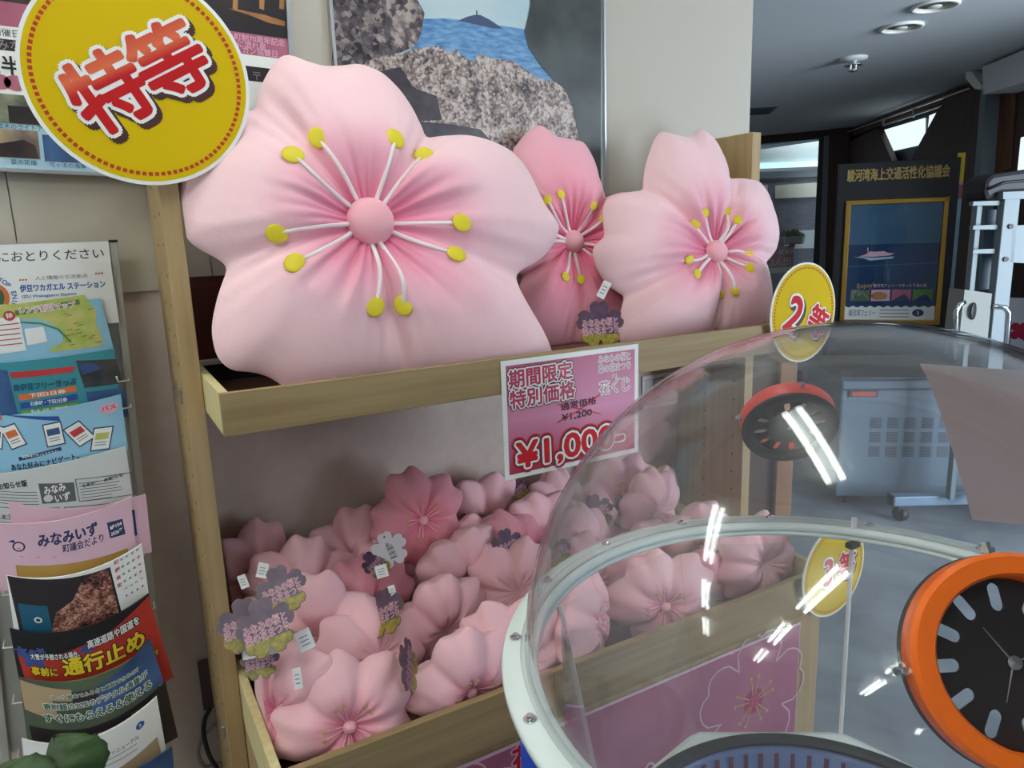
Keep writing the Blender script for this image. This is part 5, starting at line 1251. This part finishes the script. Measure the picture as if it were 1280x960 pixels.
# ------------------------------------------------------------------ potted plant, lower left corner
pt = thing('potted_plant', (-.07, .80, 0), 'green leafy plant poking up in front of the leaflet rack', 'plant')
def leaf(px, py, y, L_, W_, rot, nrm, nm='leaf'):
    c = at(px, py, y=y); N = Vector(nrm).normalized(); V = Vector((0, 0, 1)); V = (V-N*N.dot(V)).normalized(); U = V.cross(N)
    U, V = U*math.cos(rot)+V*math.sin(rot), V*math.cos(rot)-U*math.sin(rot)
    n = 14; vs = []; fs = []
    for i in range(n+1):
        u = i/n; w_ = W_*(math.sin(PI*u**.75))**.8*(1+.05*math.sin(i*2.6))
        for j in range(-4, 5):
            q = j/4; h = -.18*abs(q)*w_+.012*math.sin(u*PI)-.03*u*u*L_*4+.002*math.sin(i*1.3+j)
            vs.append(c+V*(u-.5)*L_+U*q*w_+N*h)
    for i in range(n):
        for j in range(8): fs.append((i*9+j, i*9+j+1, (i+1)*9+j+1, (i+1)*9+j))
    k = len(vs); vs2 = vs+[v-N*.0012 for v in vs]; rim = [j for j in range(9)]+[i*9+8 for i in range(1, n+1)]+[n*9+j for j in range(7, -1, -1)]+[i*9 for i in range(n-1, 0, -1)]
    fs2 = fs+[tuple(a+k for a in f[::-1]) for f in fs]+[(rim[i-1], rim[i-1]+k, rim[i]+k, rim[i]) for i in range(len(rim))]
    MB().add(vs2, fs2, 'leaf green').build(nm, pt, True)
    b = c-V*.5*L_; MB().tube([b, (b+Vector((-.07, .80, .62)))/2+Vector((0, 0, -.02)), Vector((-.07, .80, .50))], .0028, 'stem green', 8).build('stem', pt, True)
leaf(92, 950, .80, .066, .030, .35, (.2, -.85, .45)); leaf(26, 978, .79, .07, .028, .9, (-.1, -.6, .8)); leaf(60, 1040, .77, .09, .036, -.3, (.1, -.7, .7)); leaf(5, 1030, .84, .08, .034, 1.3, (-.2, -.6, .7))
MB().lathe([(0, 0), (.085, 0), (.11, .25), (.118, .25), (.118, .28), (.105, .28), (.10, .26), (0, .255)], (-.07, .80, 0), (0, 0, 1), 'pot', 40).build('pot', pt, True)
MB().tube([(-.07, .80, .25), (-.068, .80, .40), (-.07, .80, .51)], [.012, .009, .006], 'stem green', 10).build('stem', pt, True)

# ================================================================== things standing in the lobby
# black notice board with gilt-framed ferry poster
BC = Vector((4.72, 2.98, 0)); BU = Vector((.66, -.75, 0)).normalized(); BN = Vector((-.75, -.66, 0)).normalized()
if BN.dot(BC) > 0: BN = -BN
bt_ = thing('notice_board', BC, 'tall black notice board with gold lettering and a gilt-framed ferry poster', 'board')
def onb(px, py, d=0): p = onplane(px, py, BC+BN*d, BN); return ((p-BC).dot(BU), p.z)
xl, zt = onb(1049, 205); xr, zt2 = onb(1202, 196); zt = (zt+zt2)/2
fb = flat(BC, BU, (0, 0, 1), BN)
MB().prism([fb(xl, .03, 0), fb(xr, .03, 0), fb(xr, zt, 0), fb(xl, zt, 0)], -BN, .05, 'black lacquer').build('panel', bt_, bevel=.004)
for x in (xl+.06, xr-.1): MB().obox(fb(x, 0, .12), BU*.05, -BN*.30, (0, 0, .03), 'black lacquer').build('foot', bt_)
x0, z1 = onb(1057.5, 251); x1, z1b = onb(1185, 247); x0b, z0 = onb(1050, 401); x1b, z0b = onb(1173.5, 408)
gx0, gx1, gz1, gz0 = (x0+x0b)/2, (x1+x1b)/2, (z1+z1b)/2, (z0+z0b)/2
pr = Print(flat(BC+BN*.001, BU, (0, 0, 1), BN), .0012)
xa, za = onb(1122, 216.5); wd = onb(1186, 213)[0]-onb(1058, 221)[0]
pr.text('駿河湾海上交通活性化協議会', xa, za, .085, 'gold ink', 1, 0, width=wd, dil=.02); pr.build('lettering', bt_, label='gold lettering')
b = MB(); fw = .028
for q in ((gx0, gz0, gx0+fw, gz1), (gx1-fw, gz0, gx1, gz1), (gx0, gz0, gx1, gz0+fw), (gx0, gz1-fw, gx1, gz1)): b.prism([fb(q[0], q[1], .001), fb(q[2], q[1], .001), fb(q[2], q[3], .001), fb(q[0], q[3], .001)], BN, .022, 'gold')
b.build('gilt_frame', bt_, bevel=.003)
pr = Print(flat(BC+BN*.004, BU, (0, 0, 1), BN), .0012)
Wp, Hp = gx1-gx0-2*fw, gz1-gz0-2*fw; X = lambda u: gx0+fw+u*Wp; Z = lambda v: gz0+fw+v*Hp
pr.card(X(0), Z(0), X(1), Z(1), 'poster sea dark', .003)
pr.rect(X(0), Z(.66), X(1), Z(1), 'poster sea light', 1); pr.line([(X(0), Z(.47)), (X(1), Z(.49))], .006, 'poster sea light', 1)
hull = [(.12, .555), (.20, .575), (.24, .60), (.30, .595), (.40, .60), (.44, .585), (.52, .58), (.47, .562), (.30, .553)]
pr.tri_poly([(X(u), Z(v)) for u, v in hull], 'pink pale', 2); pr.tri_poly([(X(.05), Z(.555)), (X(.30), Z(.545)), (X(.52), Z(.552)), (X(.50), Z(.535)), (X(.25), Z(.52)), (X(.18), Z(.54))], 'light blue', 3); pr.line([(X(.22), Z(.60)), (X(.22), Z(.63))], .006, 'pink pale', 2)
pr.text('Enjoy!', X(.22), Z(.305), .045, 'gold ink', 2, 0, rot=.1); pr.text('駿河湾フェリーでゆったり海の旅', X(.60), Z(.30), .026, 'poster line', 2, 0, width=Wp*.58)
for k, m in enumerate(('photo green', 'pink pale', 'poster pink', 'map road')):
    pr.rect(X(.06+.23*k), Z(.165), X(.27+.23*k), Z(.265), m, 2)
    if k == 1: pr.ell(X(.38), Z(.21), .05, .028, 'photo orange', 3)
    else: pr.tri_poly([(X(.06+.23*k), Z(.165)), (X(.27+.23*k), Z(.165)), (X(.20+.23*k), Z(.225)), (X(.13+.23*k), Z(.20))], 'text green' if k == 0 else 'navy', 3)
pr.tri_poly([(X(0), Z(0)), (X(1), Z(0))]+[(X(1-i/40), Z(.115+.008*math.sin(i*1.6))) for i in range(41)], 'paper white', 2)
pr.text('駿河湾フェリー', X(.20), Z(.06), .05, 'teal dark', 3, 0, width=Wp*.30); 
for k in range(3): pr.line([(X(.40), Z(.085-.03*k)), (X(.72), Z(.085-.03*k))], .005, 'news grey', 3)
pr.ell(X(.82), Z(.06), .035, .025, 'navy', 3); pr.text('2', X(.82), Z(.06), .03, 'paper white', 4)
pr.build('ferry_poster', bt_)
b = MB(); q = [onb(1203, 196, -.08), onb(1198, 240, -.08), onb(1194, 320, -.08), onb(1186, 400, -.08)]
b.prism([fb(xr-.01, .5, -.06), fb(xr+.035, .5, -.06), fb(xr+.035, zt+.03, -.06), fb(xr-.01, zt+.03, -.06)], -BN, .006, 'light blue')
bp_ = b.build('leaning_poster', label='narrow strip of a colourful poster showing behind the black notice board', cat='poster')
b = MB(); b.prism([fb(xr-.01, zt-.16, -.058), fb(xr+.034, zt-.16, -.058), fb(xr+.034, zt+.03, -.058), fb(xr-.01, zt+.03, -.058)], BN, .002, 'text yellow'); b.prism([fb(xr-.01, zt-.26, -.058), fb(xr+.034, zt-.26, -.058), fb(xr+.034, zt-.17, -.058), fb(xr-.01, zt-.17, -.058)], BN, .002, 'poster pink'); b.build('printed_bands', bp_)

# grey appliance on castors seen through the dome
MP = at(1043, 633, z=.0); MU = Vector((.80, -.60, 0)).normalized(); MD = Vector((.60, .80, 0)).normalized()
mc = thing('grey_appliance', (MP.x, MP.y, 0), 'low grey steel appliance on castors with louvred vents, behind the clear dome', 'appliance')
top = at(1046, 478, x=None, y=None, z=.6); HM = .675
def ma(u, d, z): return Vector((MP.x, MP.y, 0))+MU*u+MD*d+Vector((0, 0, z))
MB().obox(ma(0, 0, .055), MU*1.05, MD*.62, (0, 0, HM-.055), 'machine grey').build('body', mc, bevel=.012)
MB().obox(ma(-.01, -.012, HM), MU*1.07, MD*.645, (0, 0, .022), 'machine dark').build('lid', mc, bevel=.006)
b = MB(); b.obox(ma(.0, -.006, HM-.05), MU*1.05, -MD*.004, (0, 0, .008), 'machine dark'); b.build('trim_line', mc)
b = MB()
for i in range(5):
    for j in range(3):
        for k in range(7): b.obox(ma(.150+.083*i, -.003, .275+.076*j+.0082*k), MU*.054, MD*.002, (0, 0, .0042), 'machine dark')
b.build('vent_slots', mc)
b = MB(); b.obox(ma(.035, -.008, HM-.085), MU*.14, MD*.007, (0, 0, .038), 'machine dark'); b.obox(ma(.05, -.010, HM-.078), MU*.115, MD*.004, (0, 0, .022), 'label red'); b.build('name_plate', mc, label='small red name plate')
for u, d in ((.07, .06), (.97, .06), (.07, .56), (.97, .56)):
    MB().lathe([(0, -.014), (.024, -.014), (.027, -.008), (.027, .008), (.024, .014), (0, .014)], ma(u, d, .027), MU, 'caster', 20).build('caster', mc, True)
    MB().obox(ma(u-.016, d-.016, .04), MU*.032, MD*.032, (0, 0, .018), 'caster').build('caster', mc)
# wheeled stand in front of and above it
SP = at(1112, 651, z=0); SU = Vector((.86, -.51, 0)).normalized(); SD = Vector((.51, .86, 0)).normalized()
ws_ = thing('wheeled_stand', (SP.x, SP.y, 0), 'pale grey metal display stand on castors at the right edge, black bag on top', 'stand')
def sa(u, d, z): return Vector((SP.x, SP.y, 0))+SU*u+SD*d+Vector((0, 0, z))
MB().obox(sa(0, -.03, .085), SU*.95, SD*.06, (0, 0, .05), 'bar blue').build('base_bar', ws_, bevel=.006)
MB().obox(sa(-.006, -.031, .084), SU*.008, SD*.062, (0, 0, .052), 'caster').build('end_cap', ws_)
MB().obox(sa(.60, -.40, .09), SU*.06, SD*.38, (0, 0, .045), 'bar blue').build('cross_bar', ws_)
for u in (.05, .88):
    for d in (0,):
        MB().lathe([(0, -.02), (.034, -.02), (.038, -.012), (.038, .012), (.034, .02), (0, .02)], sa(u, d, .038), SU+SD*.4, 'caster', 22).build('caster', ws_, True)
        MB().obox(sa(u-.022, d-.022, .05), SU*.044, SD*.044, (0, 0, .037), 'caster').build('caster', ws_)
SFp = sa(.45, -.14, 0); SN = -SD
def st_(px, py, dd=0): return onplane(px, py, SFp+SD*dd, SN)
def sprism(pts, m, name, th=.02, dd=0, **kw): return MB().prism([st_(x, y, dd) for x, y in pts], SD, th, m).build(name, ws_, **kw)
zb = .13
def column(xa, xb, ya, yb, xc, xd, m, th, dd, name):
    a, b_ = st_(xa, ya, dd), st_(xb, yb, dd); return MB().prism([Vector((a.x, a.y, zb)), Vector((b_.x, b_.y, zb)), b_, a], SD, th, m).build(name, ws_, bevel=.003)
column(1256, 1276, 248, 246, 0, 0, 'stand grey', .05, .0, 'upright'); column(1222, 1229, 252, 252, 0, 0, 'stand grey', .04, .06, 'upright')
for y in (252, 282, 312): sprism([(1217, y), (1256, y-1.5), (1256, y+4.5), (1216, y+5)], 'stand grey', 'rung', .03, .02)
sprism([(1206, 362), (1240, 367), (1234, 430), (1198, 430)], 'stand box', 'storage_box', .12, .0)
MB().ball(st_(1217, 389, -.004), .030, 'black', 18, 10, (.75, .2, 1.3)).build('finger_hole', ws_, True)
for x, y in ((1263, 283), (1257, 324)): MB().disc(st_(x, y, -.001), -SD, .011, 'black', 16, .006).build('bolt', ws_)
sprism([(1254, 240), (1300, 238), (1300, 248), (1254, 249)], 'stand grey', 'top_bar', .06, -.01); sprism([(1266, 282), (1310, 280), (1306, 330), (1262, 328)], 'stand grey', 'mount_plate', .01, .0)
sprism([(1232, 262), (1262, 262), (1254, 360), (1224, 362)], 'machine grey', 'back_sheet', .01, .10)
MB().tube([st_(1194, 450), st_(1195, 390), st_(1199, 381), st_(1206, 377)], .012, 'chrome', 12).build('handle', ws_, True); MB().tube([st_(1241, 383), st_(1256, 384), st_(1261, 391), st_(1257, 450)], .012, 'chrome', 12).build('handle', ws_, True)
bg = thing('black_bag', st_(1270, 250, .1), 'black padded bag lying on top of the grey stand at the right edge', 'bag')
q = [st_(x, y, .02) for x, y in ((1233, 252), (1230, 240), (1232, 226), (1240, 218), (1256, 215), (1280, 212), (1310, 208), (1312, 240), (1290, 240), (1252, 242))]
MB().prism(q, SD, .16, 'black rubber').build('bag_body', bg, bevel=.02)
MB().tube([st_(x, y, .015) for x, y in ((1236, 236), (1256, 228), (1290, 225), (1310, 223))], .006, 'black', 8).build('piping', bg, True)
# white curtain with red blossoms
cp = Vector((4.85, 2.05, 0)); cn = Vector((-.8, -.5, 0)).normalized()
ct = thing('flower_curtain', onplane(1278, 440, cp, cn), 'white curtain printed with crimson blossoms at the right edge', 'curtain')
a, e = onplane(1262, 372, cp, cn), onplane(1330, 372, cp, cn); cu_ = (e-a); cw = cu_.length; cu_.normalize(); ch = a.z-.25
fnc = lambda x, y, h: a+cu_*x-Vector((0, 0, ch))+Vector((0, 0, y))-cn*0+cn*(h+.02*math.sin(x*26))
pr = Print(fnc, .002); pr.card(0, 0, cw, ch, 'curtain', .003, 40, 4)
r = random.Random(5)
for k in range(16):
    x, y = r.uniform(.03, cw*.9), ch-r.uniform(.03, .8)
    for i in range(5): pr.ell(x+.03*math.cos(2*PI*i/5), y+.03*math.sin(2*PI*i/5), .022, .022, 'petal red', 1, 10)
pr.build('cloth', ct)
# brown box stand behind the right wooden side
bx = at(930, 655, z=0); 
w1 = Vector((2.35, 2.05, 0)); wu = Vector((.86, -.5, 0)).normalized(); wd_ = Vector((.5, .86, 0)).normalized()
tb = thing('wooden_box_stand', w1, 'brown wooden box stand on the floor just beyond the right wooden side', 'stand')
def wa(u, d, z): return w1+wu*u+wd_*d+Vector((0, 0, z))
MB().obox(wa(-.30, 0, 0), wu*.26, wd_*.3, (0, 0, .92), 'cardboard').build('left_case', tb, bevel=.004)
MB().obox(wa(-.04, .03, 0), wu*.12, wd_*.25, (0, 0, .90), 'cardboard dark').build('recess', tb); MB().obox(wa(.08, 0, 0), wu*.07, wd_*.3, (0, 0, .90), 'cardboard').build('right_case', tb, bevel=.004)
# low glass-fronted case and dark chair further back
gc = Vector((3.75, 3.75, 0)); 
t = thing('lobby_bench', gc, 'dark padded bench with metal legs beyond the grey appliance', 'bench')
MB().obox(gc+Vector((-.25, -.2, .42)), (.55, -.38, 0), (.25, .36, 0), (0, 0, .07), 'machine dark').build('seat', t, bevel=.02)
for dx, dy in ((-.2, -.18), (.26, -.5), (-.0, .1), (.45, -.22)): MB().tube([gc+Vector((dx, dy, 0)), gc+Vector((dx, dy, .43))], .016, 'steel', 10).build('leg', t)
